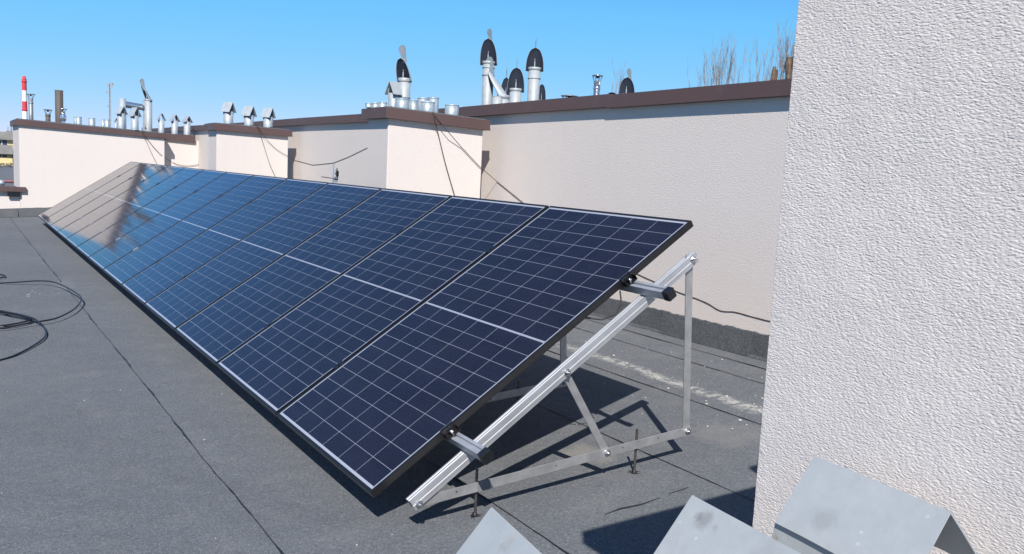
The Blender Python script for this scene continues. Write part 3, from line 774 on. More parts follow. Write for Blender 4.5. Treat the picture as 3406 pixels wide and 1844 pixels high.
wire(yfront([c1(1195, 570), c1(1203, 625)], 16.985) + yfront([c1(1240, 700), c1(1280, 790), c1(1318, 868), c1(1330, 900)], 17.035), .005, 'straight wire down the right part of the far block front', GW)
wire(yfront([c1(1200, 570), c1(1215, 630)], 16.98) + yfront([c1(1245, 670), c1(1300, 740), c1(1362, 800)], 17.03) + yfront([c1(1425, 845), c1(1480, 875), c1(1540, 890), c1(1600, 893), c1(1680, 880), c1(1757, 850)], 17.36), .005, 'sagging wire at the set-back right part of the far block', GW)
wire(xfront([c6(250, 430), c6(435, 520), c6(545, 570), c6(705, 640), c6(830, 685), c6(910, 720), c6(990, 765), c6(1090, 775), c6(1200, 805), c6(1320, 835), c6(1420, 850)], 3.3965), .003, 'thin dark wire running low along the long wall behind the support leg', GW)

# perforated post behind the row
def perforated():
    g = NG('perforated_white_steel', 0.5, 0.1, 0.3)
    sep = g.n('ShaderNodeSeparateXYZ'); g.L(g.tc.outputs['Object'], sep.inputs[0])
    fz = g.math('FRACT', g.math('DIVIDE', sep.outputs[2], 0.042))
    mz = g.math('LESS_THAN', g.math('ABSOLUTE', g.math('SUBTRACT', fz, 0.5)), 0.24)
    mx = g.math('LESS_THAN', g.math('ABSOLUTE', g.math('SUBTRACT', g.math('ABSOLUTE', sep.outputs[0]), 0.010)), 0.0045)
    return g.color(g.mix(g.math('MULTIPLY', mz, mx), (0.40, 0.44, 0.48), (0.04, 0.04, 0.05))).m
m_perf = perforated()
pp = empty('perforated_post', (2.2, 6.02, G(2.2)))
mb = MB()
mb.box(-.024, -.021, -.012, .028, 0, 1.255); mb.box(-.021, .024, -.012, -.009, 0, 1.195)
mb.build('profile', m_perf, pp)
mb = MB(); mb.box(-.004, .022, -.03, -.0129, 1.13, 1.185); mb.tube([(.004, -.02, 1.185), (.004, -.02, 1.215)], .006, 8); mb.build('clamp', m_cap, pp)
mb = MB(); mb.tube([(-.17, -.02, 1.115), (.0, -.02, 1.10), (.02, -.02, 1.10)], .005, 6); mb.build('rod', m_rod, pp)
tag(pp, 'white perforated steel post with black clamp rising behind the panel row', 'post')

# ------------------------------------------------------------------ roof vents
def open_pipe(mb, c, r, h, t=.004, n=24):
    mb.lathe(c, [(r, 0), (r, h), (r - t, h), (r - t, max(0, h - .25))], n); mb.lathe(c, [(r - t, max(.001, h - .25)), (0, max(.001, h - .25))], n)
def base_collar(c, r, parent):
    mb = MB(); n_ = 18; vv = []
    for k in range(n_):
        a = 2 * math.pi * k / n_; hh = .012 + .03 * max(0, noise.noise(Vector((math.cos(a) * 1.7 + c[0] * 9, math.sin(a) * 1.7, c[1]))) + .2)
        vv += [(c[0] + (r + .02) * math.cos(a), c[1] + (r + .02) * math.sin(a), c[2] + .002), (c[0] + (r + .003) * math.cos(a), c[1] + (r + .003) * math.sin(a), c[2] + hh)]
    mb.add(vv, [(2 * k, 2 * ((k + 1) % n_), 2 * ((k + 1) % n_) + 1, 2 * k + 1) for k in range(n_)], True)
    return mb.build('tar_collar', m_tar, parent)
def place(u0, u1, vt, y=None, x=None):
    """centre line foot x, y and radius, height of a round thing seen between u0 and u1 with top at vt"""
    u = (u0 + u1) / 2
    p = at_y(u, vt, y) if y is not None else at_x(u, vt, x)
    return p, (u1 - u0) / 2 * depth(p) / F / math.sqrt(1 + ((u - PW / 2) / F) ** 2)
def stub(u0, u1, vt, zb, label, y=None, x=None, group='short open pipe stubs', mat=None, collar=False):
    p, r_ = place(u0, u1, vt, y, x)
    e = empty('pipe_stub', (p.x, p.y, zb)); mb = MB(); open_pipe(mb, (0, 0, 0), r_, p.z - zb)
    mb.build('pipe', mat or m_bright, e)
    s_ = MB(); s_.box(r_ * .2, r_ * .2 + .006, -r_ - .0012, -r_ * .97, .0, p.z - zb - .002); s_.lathe((0, 0, p.z - zb - .012), [(r_ + .0015, 0), (r_ + .003, .005), (r_ + .0015, .01)], 24)
    s_.build('seam', mat or m_bright, e)
    if collar: base_collar((0, 0, 0), r_, e)
    return tag(e, label, 'pipe stub', group)
def hood_vent(u0, u1, hu0, hu1, vapex, vpipe, zb, label, yaw, y=None, x=None, group='gabled vent hoods', roofmat=None, see=False):
    p, r_ = place(u0, u1, vpipe, y, x)
    q = at_y((u0 + u1) / 2, vapex, p.y)
    e = empty('hooded_vent', (p.x, p.y, zb), (0, 0, yaw))
    h = p.z - zb; ha = q.z - zb
    mb = MB(); open_pipe(mb, (0, 0, 0), r_, h); mb.build('pipe', m_galv, e)
    wv = (hu1 - hu0) / 2 * depth(p) / F
    mb = MB(); lip = h - .015; L_ = r_ * 1.15
    for sx in (-1, 1): mb.plate([(0, -L_, ha), (0, L_, ha), (sx * wv, L_, lip), (sx * wv, -L_, lip)][::sx], .003)
    mb.build('hood', roofmat or m_galv, e)
    mb = MB()
    for sx in (-1, 1):
        for sy in (-1, 1): mb.bar((sx * r_ * .72, sy * r_ * .72, h - .05), (sx * r_ * .72, sy * r_ * .72, ha - (ha - lip) * r_ * .72 / wv), .012, .003, (1, 0, 0))
    mb.build('strap', m_galv, e)
    base_collar((0, 0, 0), r_, e)
    return tag(e, label, 'vent', group)
def cowl(parent, zc, r_, h, yaw, lean, vane=True, vaneh=.9, mat=None, shell=None, wf=1.18, vbase=.96, vw=.9, vyaw=None):
    """rotating wind-directed cowl: scoop shell open at its front (-y), fin on top, pivot rod"""
    e = empty('cowl_pivot_dummy') if False else None
    c, s_ = math.cos(yaw), math.sin(yaw)
    drop = .55 * r_; zc -= drop; h += drop
    def T(x, y, z): return (c * x - s_ * y, s_ * x + c * y, zc + z)
    mb = MB(); NT, NA = 14, 14; W = r_ * wf; outer = []; rings = []
    for i in range(NT + 1):
        t = i / NT; ww = W * math.sqrt(max(0.0004, 1 - t ** 2.4)); yc = -r_ * .15 - lean * h * t; D = (r_ * 1.15) * (1 - t) ** .55 + .004
        rings.append([T(-ww * math.cos(math.pi * k / NA), yc + D * math.sin(math.pi * k / NA), h * t - .0) for k in range(NA + 1)])
    n_ = NA + 1; vv = [q for r2 in rings for q in r2]
    mb.add(vv, [(i * n_ + k, i * n_ + k + 1, (i + 1) * n_ + k + 1, (i + 1) * n_ + k) for i in range(NT) for k in range(NA)], True)
    o = mb.build('cowl', shell or m_galv, parent)
    so = o.modifiers.new('s', 'SOLIDIFY'); so.thickness = .003; so.offset = 0
    # dark sheet just inside the rim, painting the shade in the scoop's mouth
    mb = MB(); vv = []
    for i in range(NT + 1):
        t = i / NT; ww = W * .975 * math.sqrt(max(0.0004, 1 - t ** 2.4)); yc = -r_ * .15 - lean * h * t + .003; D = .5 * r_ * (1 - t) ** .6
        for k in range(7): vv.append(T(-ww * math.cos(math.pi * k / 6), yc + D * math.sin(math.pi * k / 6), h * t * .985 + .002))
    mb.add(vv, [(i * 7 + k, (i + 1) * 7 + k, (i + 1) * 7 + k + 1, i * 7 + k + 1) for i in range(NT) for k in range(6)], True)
    mb.build('mouth_shade', m_cowl, parent)
    mb = MB(); mb.tube([T(0, -r_ * .45, drop - .02), T(0, -r_ * .45, drop + (h - drop) * .30)], r_ * .11, 8); mb.tube([T(0, -r_ * .45, drop + (h - drop) * .30), T(0, -r_ * .45, drop + (h - drop) * .45)], r_ * .05, 6); mb.build('pivot', m_flue, parent)
    if vane:
        if vyaw is not None:
            tip = T(0, -r_ * .15 - lean * h, 0); c2_, s2_ = math.cos(vyaw), math.sin(vyaw)
            yv = -r_ * .15 - lean * h
            def T(x, y, z): return (tip[0] + c2_ * x - s2_ * (y - yv), tip[1] + s2_ * x + c2_ * (y - yv), zc + z)
        vh = h * vaneh; y0 = -r_ * .15 - lean * h
        prof = [(.10, -.28), (-.02, .0), (-.09, .22), (-.22, .45), (-.32, .62), (-.30, .78), (-.16, .93), (.0, 1.0), (.16, .95), (.27, .78), (.30, .55), (.31, .3), (.37, .05), (.40, -.2)]
        mb = MB(); k_ = vh * vw; m_ = len(prof)
        a = [T(-.002, y0 - .03 + py * k_ * 1.0 + .05, h * vbase + pz * vh) for py, pz in prof]; b = [T(.002, y0 - .03 + py * k_ * 1.0 + .05, h * vbase + pz * vh) for py, pz in prof]
        mb.add(a + b, [tuple(range(m_)), tuple(range(m_, 2 * m_))[::-1]] + [(i, m_ + i, m_ + (i + 1) % m_, (i + 1) % m_) for i in range(m_)])
        mb.build('vane', m_vane, parent)
def cowl_flue(u0, u1, vpipe, vcowl, zb, label, yaw, lean=.25, y=None, x=None, vaneh=.9, taper=1.0, shell=None, wf=1.18, collar_at=(.93,), vbase=.96, vw=.9, vyaw=None):
    p, r_ = place(u0, u1, vpipe, y, x); q = at_y((u0 + u1) / 2, vcowl, p.y)
    e = empty('cowl_flue', (p.x, p.y, zb)); h = max(.03, p.z - zb); H = q.z - p.z
    mb = MB(); mb.lathe((0, 0, 0), [(r_ * taper, 0), (r_, h), (r_ - .004, h), (r_ - .004, h - .02)], 24); mb.build('pipe', m_flue, e)
    for cz in collar_at:
        mb = MB(); mb.lathe((0, 0, h * cz), [(r_ + .001, -.01), (r_ + .006, -.004), (r_ + .006, .004), (r_ + .001, .01)], 24); mb.build('collar', m_flue, e)
    mb = MB(); mb.lathe((0, 0, h), [(r_ + .001, -.035), (r_ + .005, -.032), (r_ + .005, .0), (r_ + .001, .003)], 24); mb.build('bearing_ring', m_flue, e)
    cowl(e, h, r_, H, yaw, lean, vaneh > 0, vaneh, shell=shell, wf=wf, vbase=vbase, vw=vw, vyaw=vyaw)
    return tag(e, label, 'flue', 'flues with wind-turned cowls')
def cage_flue(u0, u1, vpipe, vcap, cu0, cu1, zb, label, y=None, x=None, mat=None, group='flues with funnel caps', cone=False):
    p, r_ = place(u0, u1, vpipe, y, x); q = at_y((u0 + u1) / 2, vcap, p.y)
    e = empty('capped_flue', (p.x, p.y, zb)); h = p.z - zb; H = q.z - zb; rc_ = (cu1 - cu0) / 2 * depth(p) / F
    mb = MB(); open_pipe(mb, (0, 0, 0), r_, h); mb.build('pipe', mat or m_greyflue, e)
    mb = MB(); mb.lathe((0, 0, H), [(0, .012), (rc_ * .6, .008), (rc_, .0), (rc_, -.006), (0, .004)], 20); mb.build('cap', mat or m_greyflue, e)
    mb = MB()
    for k in range(4):
        a = k * math.pi / 2 + .5
        mb.tube([(r_ * 1.0 * math.cos(a), r_ * 1.0 * math.sin(a), h - .03), (r_ * 1.06 * math.cos(a), r_ * 1.06 * math.sin(a), h), (rc_ * .92 * math.cos(a), rc_ * .92 * math.sin(a), H)], .005, 6)
    mb.build('cap_strut', mat or m_greyflue, e)
    mb = MB(); mb.lathe((0, 0, H - (H - h) * .45), [(0, -.1 * 0), (r_ * .45, .0), (r_ * .4, (H - h) * .44)], 12); mb.build('baffle', m_cowl, e)
    mb = MB(); mb.lathe((0, 0, h * .8), [(r_, -.015), (r_ + .006, -.008), (r_ + .006, .008), (r_, .015)], 20); mb.build('collar', mat or m_greyflue, e)
    if cone:
        mb = MB(); mb.lathe((0, 0, h), [(r_ * .7, .0), (r_ * .75, -.02), (r_ * 1.55, -.10), (r_ * 1.6, -.16), (r_, -.2)], 20); mb.build('rain_skirt', m_chrome, e)
    return tag(e, label, 'flue', group)

# --- on the far block
Y1 = 18.2
def zD(x): return zF(x) + .015
def zb_u(u, y): return zD(at_y(u, 420, y).x)
cage_flue(94.6, 110, 328, 314, 88, 117, zb_u(102, 18), 'tall grey flue with funnel cap beside the far striped chimney', y=18)
cage_flue(151, 168, 380, 366, 142, 171, zb_u(160, 18), 'low brown flue with small wire-cage cap left of the sooty pipe', y=18, mat=m_brownpipe)
stub(182, 210, 301, zb_u(196, 18.4), 'thick sooty brown open flue pipe standing tall on the far block', y=18.4, mat=m_brownpipe, group=None)
cage_flue(203, 217, 372, 363, 199, 227, zb_u(210, 17.6), 'small shiny flue with cone skirt in front of the sooty brown pipe', y=17.6, mat=m_chrome, cone=True)
G1 = 'short pipe stubs on the far block'
stub(245, 262, 388, zb_u(254, 17.9), 'pale pipe stub on far block, leftmost of its row, rear of a touching pair', y=17.9, group=G1)
stub(251, 272, 389, zb_u(262, 17.6), 'pale pipe stub on far block, front one of the leftmost touching pair', y=17.6, group=G1)
stub(294, 317, 393, zb_u(305, 17.6), 'lone pale pipe stub in the middle of the far block row', y=17.6, group=G1)
stub(336, 348, 398, zb_u(342, 17.6), 'narrow pale pipe stub just left of a wider one on the far block', y=17.6, group=G1)
stub(346, 367, 398, zb_u(356, 17.5), 'wider pale pipe stub at the foot of the lattice mast on the far block', y=17.5, group=G1)
G2 = 'gabled vent hoods on the far block'
hood_vent(390, 415, 386, 421, 354, 378, zb_u(402, 17.5), 'galvanised hooded vent below the cross pipe, its left one, far block', R(35), y=17.5, group=G2)
hood_vent(435, 461, 434, 468, 358, 386, zb_u(448, 17.45), 'galvanised hooded vent below the cross pipe, its right one, far block', R(28), y=17.45, group=G2)
hood_vent(382, 390, 380, 392, 393, 402, zb_u(386, 18.6), 'small vent hood peeping out left of the cross-pipe vents, far block', R(20), y=18.6, group=G2)
hood_vent(526, 547, 524, 550, 377, 399, zb_u(537, 17.55), 'first of three small gabled vents at the right end of the far block', R(4), y=17.55, group=G2)
hood_vent(570, 592, 568, 597, 381.5, 402.5, zb_u(581, 17.55), 'middle of three small gabled vents at the right end of the far block', R(14), y=17.55, group=G2)
hood_vent(611, 634, 609, 637, 386.5, 405.5, zb_u(622, 17.55), 'last of three small gabled vents, at the very right end of the far block', R(20), y=17.55, group=G2)
# the cross pipe: riser joined to a shiny horizontal duct
pr_ = at_y(407, 328, 18.0); e = empty('cross_pipe', (pr_.x, pr_.y, zD(pr_.x))); zt = pr_.z - zD(pr_.x); rr = 23 / 2 * depth(pr_) / F
mb = MB(); open_pipe(mb, (0, 0, 0), rr, zt); mb.build('pipe', m_galv, e)
pz = at_y(440, 353, 18.0).z - zD(pr_.x); x1 = at_y(477, 353, 18.0).x - pr_.x; r2 = 21 / 2 * depth(pr_) / F
mb = MB(); mb.tube([(rr * .8, 0, pz + .02), (x1, 0, pz - .015)], r2, 20); mb.build('duct', m_chrome, e)
mb = MB(); mb.tube([(x1 + r2 * .4, 0, 0), (x1 + r2 * .4, 0, pz + .16)], r2 * .55, 16); mb.build('riser', m_galv, e)
tag(e, 'galvanised riser with shiny horizontal cross pipe above the far block vents', 'pipe')
cowl_flue(481, 506, 331, 285, zb_u(494, 17.7), 'tall flue with cowl turned left and fin-shaped vane on the far block', R(-80), .42, y=17.7, vaneh=.58, vbase=.82, vw=.8, vyaw=R(-95), collar_at=(.05,))
# --- on the block with three hoods
for (u0, u1, h0, h1, va, vp, w_) in ((743.6, 776, 737, 784, 340.5, 371, 'left'), (811.7, 844, 804, 853, 353.5, 384, 'middle'), (876, 908, 870, 915, 359, 389, 'right')):
    xx = at_y((u0 + u1) / 2, 400, 10.85).x
    hood_vent(u0, u1, h0 + 4, h1 - 4, va, vp, 1.735 - (xx - 2.09) * .025, {'left': 'left and tallest of three hooded vents on the middle chimney block', 'middle': 'middle one of three hooded vents on the middle chimney block', 'right': 'right one of three hooded vents on the middle chimney block, holes in its pipe'}[w_], R(38), y=10.85, group='hooded vents in a row of three')
# --- on the block with pipe stubs
def zB(x): return 1.775 - .04 * (x - 2.15) + .012
G3 = 'pipe stubs on the near-centre chimney block'
for (u0, u1, vt, y_, lab) in (
    (1214.5, 1238, 343.5, 5.02, 'outermost left pipe stub at the rear left corner of the crowded block'),
    (1237, 1261, 342.5, 5.0, 'second pipe stub from the left edge of the crowded block'),
    (1258, 1287, 340.5, 4.97, 'pipe stub squeezed left of the gabled vent on the crowded block'),
    (1315, 1361, 328, 4.68, 'wide pipe stub in front of the cowled flue on the crowded block'),
    (1361, 1390, 333.5, 4.85, 'narrow pipe stub just right of the cowled flue foot'),
    (1389.7, 1426, 326.5, 4.98, 'rear pipe stub with notched rim on the crowded block'),
    (1424, 1460, 325, 5.0, 'rear pipe stub farthest right in the back row of the crowded block'),
    (1400, 1446.8, 339, 4.68, 'wide front pipe stub above the hanging wires on the crowded block'),
    (1480.6, 1526.8, 349.5, 4.72, 'wide pipe stub standing alone toward the right end of the crowded block')):
    stub(u0, u1, vt, zB(at_y((u0 + u1) / 2, 350, y_).x), lab, y=y_, group=G3)
hood_vent(1292, 1326, 1283, 1329, 272.6, 311, zB(2.3), 'single white gabled vent tucked beside the cowled flue on the crowded block', R(-76), y=4.9, group=None, roofmat=m_flue)
cowl_flue(1325.8, 1366, 262, 197, zB(2.4), 'cowled flue with broad fin vane on the crowded chimney block', R(-62), .34, y=4.93, vaneh=.62, vyaw=R(-100), wf=1.38, collar_at=(.42, .93))
# --- behind the long wall
def fl(u0, u1, vp, vc, label, yaw, X, **k_): return cowl_flue(u0, u1, vp, vc, 1.895, label, yaw, x=X, **k_)
fl(1606, 1646, 206, 130, 'tallest cowled flue behind the long wall, leftmost of its cluster', R(-52), 5.0, lean=.16, vaneh=.42, vyaw=R(-88), taper=.82, wf=1.5, collar_at=(.78, .9))
fl(1696, 1735, 296, 226, 'short cowled flue with dark mouth in the middle of the cluster', R(-34), 4.8, lean=.12, vaneh=.5, wf=1.45, collar_at=(.45,))
fl(1758, 1799, 226, 160, 'tall pale cowled flue at the right of the cluster behind the long wall', R(-38), 5.0, lean=.12, vaneh=.48, wf=1.45, taper=.93, collar_at=(.8,))
fl(1653, 1695, 318, 236, 'cowled flue turned sideways with lit scoop and large vane plate', R(-145), 5.1, lean=.62, vaneh=.55, wf=1.1, shell=m_flue)
fl(1670, 1694, 318, 259, 'dark cowl with needle-thin vane behind the sideways one', R(-36), 6.4, lean=.1, vaneh=.6, wf=1.4, shell=m_cowl)
fl(1792, 1810, 334, 281, 'dark cowl half hidden behind the tall right flue', R(-40), 6.2, lean=.1, vaneh=0, wf=1.5, shell=m_cowl)
stub(1637, 1672, 321, 1.895, 'pale pipe stub at the foot of the sideways cowl behind the wall', x=4.75, group=None, mat=m_flue)
fl(2066, 2104, 314, 258, 'dark cowl with rounded grey vane alone on the long wall roof', R(-58), 4.6, lean=.08, vaneh=.5, vyaw=R(-95), wf=1.45, shell=m_greyflue)
fl(2022, 2048, 318, 308, 'low dark cowl with thin upright vane, mostly below the roof edge', R(-38), 6.0, lean=.05, vaneh=2.2, wf=1.3, shell=m_cowl)
cage_flue(1976, 1997, 271, 252, 1970.5, 2009, 1.895, 'slim chrome flue with flat funnel cap on the long wall roof', x=4.8, mat=m_chrome)
cage_flue(1880, 1906, 337, 319.5, 1863, 1921, 1.895, 'flat wide flue cap barely showing above the brown edge', x=4.6, mat=m_greyflue)

# --- pipe on the near block, above the frame: only its shadow reaches the roof in view
e = empty('tee_flue', (.70, -2.17, NZ)); mb = MB(); open_pipe(mb, (0, 0, 0), .05, .38); mb.build('pipe', m_galv, e)
mb = MB(); mb.tube([(-.10, 0, .33), (.12, 0, .33)], .048, 18); mb.build('tee', m_galv, e)
tag(e, 'galvanised tee flue on top of the nearest chimney block', 'flue')

# --- the three zinc hoods at the bottom right, on a low block below the frame
lowb = block('chimney_block', 'low plastered chimney block under the nearest zinc hoods', -1.02, -.30, -2.46, -1.98, .54, .53, group='plastered chimney blocks')
def big_hood(apex, near_, dx, dz, label, skirt=True):
    a, b = Vector(apex), Vector(near_); e = empty('zinc_hood', ((a.x + b.x) / 2, (a.y + b.y) / 2, .55)); o0 = -Vector(e.location)
    mb = MB(); L0, L1 = a + Vector((-dx, -.006, -dz)), b + Vector((-dx, -.004, -dz)); n_ = 14
    wl_ = dx * 1.12
    dr = dz * 1.12
    R0, R1 = a + Vector((wl_, -.004, -dr)), b + Vector((wl_, -.004, -dr))
    def sheet(p, q, r_, s_, bulge):
        vv, ff = [], []
        for i in range(n_ + 1):
            for j in range(n_ + 1):
                A = p.lerp(q, i / n_); B = s_.lerp(r_, i / n_); P_ = A.lerp(B, j / n_)
                P_ += Vector((0, 0, bulge * (noise.noise(P_ * 14) * .6)))
                vv.append(P_)
        for i in range(n_):
            for j in range(n_): k = i * (n_ + 1) + j; ff.append((k, k + 1, k + n_ + 2, k + n_ + 1))
        mb.add(vv, ff, False)
    sheet(a, b, L1, L0, .0018)
    sheet(a, b, R1, R0, .0012)
    o = mb.build('hood', m_hood, e); o.location = o0
    s_ = o.modifiers.new('s', 'SOLIDIFY'); s_.thickness = .0022; s_.offset = 0
    if skirt:
        mb = MB(); q0, q1 = L0 + Vector((.006, .004, -.003)), L1 + Vector((.006, -.004, -.003))
        d_ = Vector((-.012, .0, -.055))
        mb.plate([q0, q1, q1 + d_, q0 + d_], .0018)
        q0, q1 = R0 + Vector((-.006, 0, -.004)), R1 + Vector((-.006, 0, -.004))
        mb.build('apron', m_hood, e).location = o0
    mb = MB(); cx, cy = (a.x + b.x) / 2, (a.y + b.y) / 2; open_pipe(mb, (cx, cy, .54), .055, a.z - .085 - .54)
    mb.build('pipe', m_galv, e).location = o0
    mb = MB()
    for sy in (-.045, .045): mb.bar((cx, cy + sy, a.z - .13), (cx, cy + sy, a.z - .016), .010, .002, (1, 0, 0))
    mb.build('strap', m_galv, e).location = o0
    return tag(e, label, 'vent hood', 'zinc vent hoods in the foreground')
big_hood((-.808, -2.115, .8665), (-.835, -2.30, .8665), .095, .095, 'zinc hood at bottom centre, leftmost in the foreground, tip in front of the roof seam')
big_hood((-.543, -2.165, .852), (-.560, -2.375, .852), .105, .105, 'smudged zinc hood in the foreground, between the bottom centre one and the wall one')
big_hood((-.387, -2.222, .899), (-.406, -2.414, .899), .073, .073, 'zinc hood right up against the coarse plaster of the nearest block')

# ------------------------------------------------------------------ beyond the roof
def far_pt(u, v, y): return at_y(u, v, y)
# red and white striped chimney
c0 = far_pt(83, 395, 600); rT = 13.5 / 2 * depth(c0) / F
e = empty('striped_chimney', (c0.x, c0.y, -22))
def zz(v): return far_pt(83, v, 600).z + 22
cols = {'r': simple('red_paint', (0.55, 0.05, 0.06), .7, 0, .2, .1, .05), 'w': simple('chimney_white', (0.75, 0.74, 0.73), .7, 0, .2, .06, .05)}
bands = [(263, 302, 'r'), (302, 338, 'w'), (338, 371, 'r'), (371, 402, 'w'), (402, 440, 'r')]
for vt, vb, k_ in bands:
    mb = MB(); mb.lathe((0, 0, 0), [(rT * (1 + (vb - 263) / 1100), zz(vb)), (rT * (1 + (vt - 263) / 1100), zz(vt))], 20); mb.build('band', cols[k_], e)
mb = MB(); mb.lathe((0, 0, 0), [(rT * 1.5, 0), (rT * 1.18, zz(440))], 20); mb.build('shaft', cols['w'], e)
for vt in (272, 366):
    mb = MB(); mb.lathe((0, 0, zz(vt)), [(rT, -.4), (rT * 1.25, -.3), (rT * 1.25, .3), (rT, .4)], 20); mb.build('gallery', cols['r'], e)
mb = MB(); mb.lathe((0, 0, zz(263)), [(rT * .75, -1), (rT * .75, 1.6), (0, 1.6)], 16); mb.build('rim', cols['r'], e)
tag(e, 'distant red and white banded industrial chimney at the far left', 'chimney')

# lattice mast
mp_ = far_pt(366, 400, 160); e = empty('lattice_mast', (mp_.x, mp_.y, -22))
hw = 4.5 * depth(mp_) / F / 1.6; zt = far_pt(366, 276, 160).z + 22; zl = far_pt(366, 440, 160).z + 22
mb = MB(); legs = [(hw * math.cos(a), hw * math.sin(a)) for a in (R(90), R(210), R(330))]
for lx, ly in legs: mb.tube([(lx, ly, 0), (lx, ly, zt)], .05, 5)
z = zl; k = 0
while z < zt - .8:
    for i in range(3):
        a, b = legs[i], legs[(i + 1) % 3]; q = (z, z + .8) if k % 2 else (z + .8, z)
        mb.tube([(*a, q[0]), (*b, q[1])], .028, 4); mb.tube([(*a, z), (*b, z)], .022, 4)
    z += .8; k += 1
m_mast = simple('mast_steel', (0.42, 0.44, 0.46), .6, .4, .3, .1, 1)
mb.build('lattice', m_mast, e)
mb = MB()
for (du, v0, v1) in ((-7, 277, 292), (8, 278, 290), (-8, 300, 312), (10, 274, 283), (-7, 352, 358)):
    x = du * depth(mp_) / F; za, zb = far_pt(366, v0, 160).z + 22, far_pt(366, v1, 160).z + 22
    mb.box(x - .1, x + .1, -.12, .12, zb, za); mb.tube([(0, 0, (za + zb) / 2), (x, 0, (za + zb) / 2)], .03, 4)
mb.tube([(0, 0, zt), (0, 0, zt + .6)], .03, 5)
mb.build('antenna', m_mast, e)
tag(e, 'thin grey lattice radio mast with small antennas on the skyline', 'mast')

# yellow apartment building
YB = 180.0
def bx(mb, u0, u1, v0, v1, y0, y1):
    a, b = far_pt(u0, v1, YB), far_pt(u1, v0, YB); mb.box(a.x, b.x, y0, y1, a.z, b.z)
bl = empty('apartment_building', (far_pt(-30, 500, YB).x, YB, -22)); o0 = -Vector(bl.location)
m_yel = simple('yellow_render', (0.66, 0.52, 0.27), .9, 0, .1, .08, .4)
m_dk = simple('window_glass', (0.03, 0.045, 0.07), .15, 0, .5, .3, 1)
m_wf = m_white; m_gr = simple('grey_concrete', (0.24, 0.23, 0.22), .9, 0, .1, .2, .6)
mb = MB(); a, b = far_pt(-260, 570, YB), far_pt(49, 451, YB); mb.box(a.x, b.x, YB, YB + 12, -22, b.z); mb.build('wall', m_yel, bl).location = o0
mb = MB(); bx(mb, -262, 51, 441, 450.8, YB - .6, YB + 12.5); mb.build('roof', m_gr, bl).location = o0
mb = MB(); bx(mb, 25, 44, 436, 440.8, YB + 2, YB + 5); bx(mb, 38, 42, 418, 436, YB + 2.2, YB + 2.6); bx(mb, 28, 30, 422, 436, YB + 2, YB + 2.3); bx(mb, -40, -20, 430, 440.8, YB + 2, YB + 5); mb.build('roof_box', m_gr, bl).location = o0
for k in range(-3, 1):
    for (v0, v1) in ((462.5, 483), (507, 525), (551, 569)):
        u0 = -1 + k * 62
        w_ = MB(); bx(w_, u0, u0 + 26, v0, v1, YB - .06, YB - .003); wf_ = w_.build('window', m_wf, bl); wf_.location = o0
        p_ = MB(); bx(p_, u0 + 1, u0 + 5.2, v0 + 1, v1 - 1, YB - .075, YB - .062); bx(p_, u0 + 8.6, u0 + 24.5, v0 + 1, v1 - 1, YB - .075, YB - .062); p_.build('pane', m_dk, wf_)
for v0, v1, mt in ((484, 498, m_gr), (527, 541, m_yel)):
    mb = MB(); bx(mb, -262, 40, v0, v1, YB - 1.6, YB - 1.4); bx(mb, -262, 41, v1, v1 + 2, YB - 1.7, YB - .01); mb.build('balcony', mt, bl).location = o0
mb = MB(); bx(mb, -262, 49, 500.5, 505, YB - .5, YB - .1); mb.build('ledge', m_gr, bl).location = o0
mb = MB(); bx(mb, 41, 47, 496, 545, YB - .3, YB - .05); mb.build('downpipe', m_gr, bl).location = o0
tag(bl, 'yellow apartment building with white windows and grey balconies at the far left edge', 'building')

# things on the lower roof behind the parapet
p = at_y(26, 604, 30); mb = MB(); x0, x1 = at_y(8, 604, 28).x, at_y(50, 604, 28).x
mb.tube([(x0, 28, at_y(26, 604, 28).z), (x1, 28, at_y(26, 604, 28).z)], .05, 12); mb.tube([(x0 + .03, 28, G(x0)), (x0 + .03, 28, at_y(26, 604, 28).z)], .02, 6); mb.tube([(x1 - .03, 28, G(x1)), (x1 - .03, 28, at_y(26, 604, 28).z)], .02, 6)
tag(mb.build('roof_pipe', simple('maroon_pipe', (0.22, 0.09, 0.10), .5, 0, .3, .2, 4)), 'maroon horizontal pipe on the roof behind the low parapet', 'pipe')
q = at_y(3, 580, 26); e = empty('roof_dome', (q.x, 26, G(q.x))); mb = MB(); mb.lathe((0, 0, 0), [(.07, 0), (.07, .28), (.10, .29), (.09, .36), (.05, .41), (0, .42)], 18); mb.build('cap', m_galv, e); mb = MB(); mb.lathe((0, 0, 0), [(.13, .002), (.075, .05)], 14); mb.build('flashing', m_tar, e)
tag(e, 'pale grey mushroom vent on the roof behind the low parapet', 'vent')
# scrub at the far edge of the lower roof
rnd = random.Random(11); mb = MB(); zr = G(-.1)
for i in range(900):
    u = rnd.uniform(-120, 49); v = 542 + abs(rnd.gauss(0, 7)) + 3; yy = rnd.uniform(55, 60); p = at_y(u, v, yy); s_ = rnd.uniform(.04, .12)
    d_ = Vector((rnd.gauss(0, 1), rnd.gauss(0, 1), rnd.gauss(0, 1))).normalized(); t_ = d_.orthogonal().normalized()
    mb.add([p, p + d_ * s_, p + d_ * s_ * .5 + t_ * s_ * .5], [(0, 1, 2)])
tag(mb.build('scrub', simple('dry_scrub', (0.09, 0.085, 0.075), .9, 0, .1, .5, 2)), 'dark dry scrub along the far edge of the lower roof', 'scrub', kind='stuff')

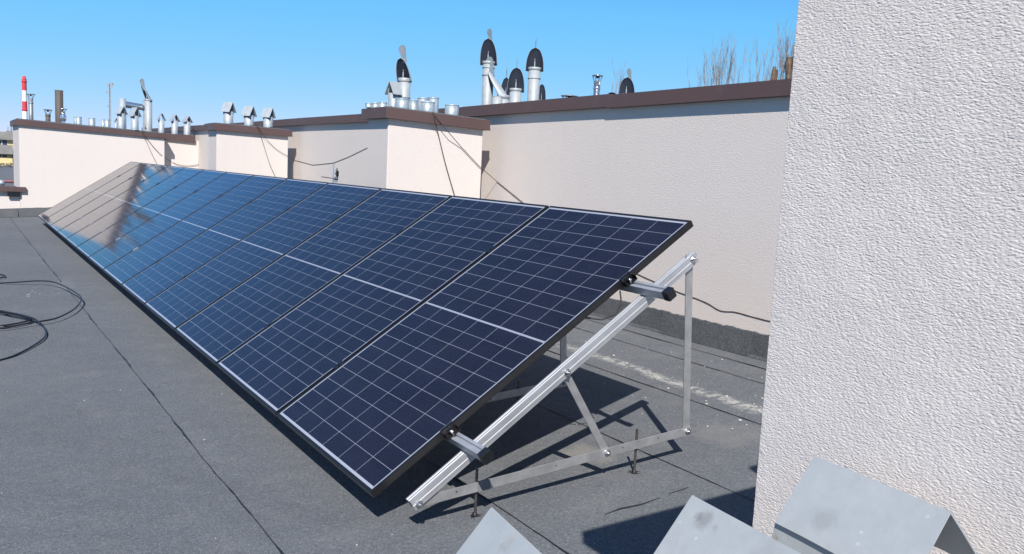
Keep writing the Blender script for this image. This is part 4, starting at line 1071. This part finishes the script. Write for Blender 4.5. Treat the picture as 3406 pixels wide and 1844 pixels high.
# bare pollarded trees behind the long wall
m_twig = simple('bare_twigs', (0.24, 0.19, 0.165), .9, 0, .1, .3, 3)
m_bark = simple('pollard_bark', (0.12, 0.085, 0.06), .9, 0, .1, .5, 6)
def bare_tree(u, dist, vtop, spread, n_sh, stumps, label, seed, vb=250):
    rnd = random.Random(seed); d_ = ray(u, 300).normalized(); base = CAM + d_ * dist
    e = empty('bare_tree', (base.x, base.y, -22)); px = dist / F
    side = Vector((-d_.y, d_.x, 0)).normalized() * -1
    zt = lambda v: (CAM + ray(u, v).normalized() * dist).z + 22
    trunk = MB(); zk = zt(vb + 60)
    trunk.tube([(0, 0, 0), (.1, 0, zk * .5), (0, 0, zk)], [.42, .34, .28], 10)
    for du, v, rr_ in stumps:
        q = side * du * px
        top = Vector((q.x, q.y, zt(v)))
        pts = [Vector((q.x * .25, q.y * .25, zk - .4))] + [Vector((q.x * f_ + rnd.uniform(-.03, .03), q.y * f_ + rnd.uniform(-.03, .03), zk + (top.z - zk) * f2)) for f_, f2 in ((.7, .2), (.95, .5), (1, .8))] + [top]
        trunk.tube(pts, [rr_ * 1.3, rr_ * 1.1, rr_, rr_ * 1.05, rr_ * .8], 9)
    trunk.build('trunk', m_bark, e)
    sh = MB()
    def shoot(p, d0, L_, r_, lev):
        pts = [p.copy()]; dd = d0.copy(); k_ = 6
        for i in range(k_):
            dd = (dd + Vector((rnd.gauss(0, .06), rnd.gauss(0, .06), .10))).normalized(); pts.append(pts[-1] + dd * L_ / k_)
        sh.tube(pts, [r_ * (1 - .8 * i / k_) for i in range(k_ + 1)], 4, False)
        if lev:
            for i in range(rnd.randint(3, 5)):
                j = rnd.randint(1, k_ - 1); dv = (dd + Vector((rnd.gauss(0, .3), rnd.gauss(0, .3), rnd.uniform(.1, .5)))).normalized()
                shoot(pts[j], dv, L_ * rnd.uniform(.3, .55), r_ * .55, lev - 1)
    for i in range(n_sh):
        du = rnd.gauss(0, spread * .42); q = side * du * px
        b0 = Vector((q.x * .5, q.y * .5 + rnd.uniform(-.3, .3), zk - rnd.uniform(0, .4)))
        tip = zt(vtop + abs(rnd.gauss(0, (vb - vtop) * .33)))
        shoot(b0, Vector((q.x * .12 + rnd.gauss(0, .04), q.y * .12, 1)).normalized(), max(.6, tip - b0.z), .010, 2)
    sh.build('crown', m_twig, e)
    return tag(e, label, 'tree', 'bare trees behind the long wall')
bare_tree(2405, 26, 172, 110, 30, [], 'leafless bush of upright twigs standing left of the cut stump', 5)
bare_tree(2530, 27, 168, 60, 11, [(36, 221, .06), (43, 230, .05)], 'thin leafless tree beside a sawn-off stump near the plaster corner', 8)
bare_tree(2632, 24, 100, 55, 38, [(-14, 190, .09), (6, 170, .10), (22, 195, .08)], 'pollarded brown tree with dense shoots right against the near plaster corner', 12)
bare_tree(2312, 30, 232, 24, 3, [], 'few lone twigs left of the leafless bush above the brown edge', 15, 290)
bare_tree(2068, 30, 238, 60, 5, [], 'wispy twigs poking up around the lone dark cowl', 19, 300)
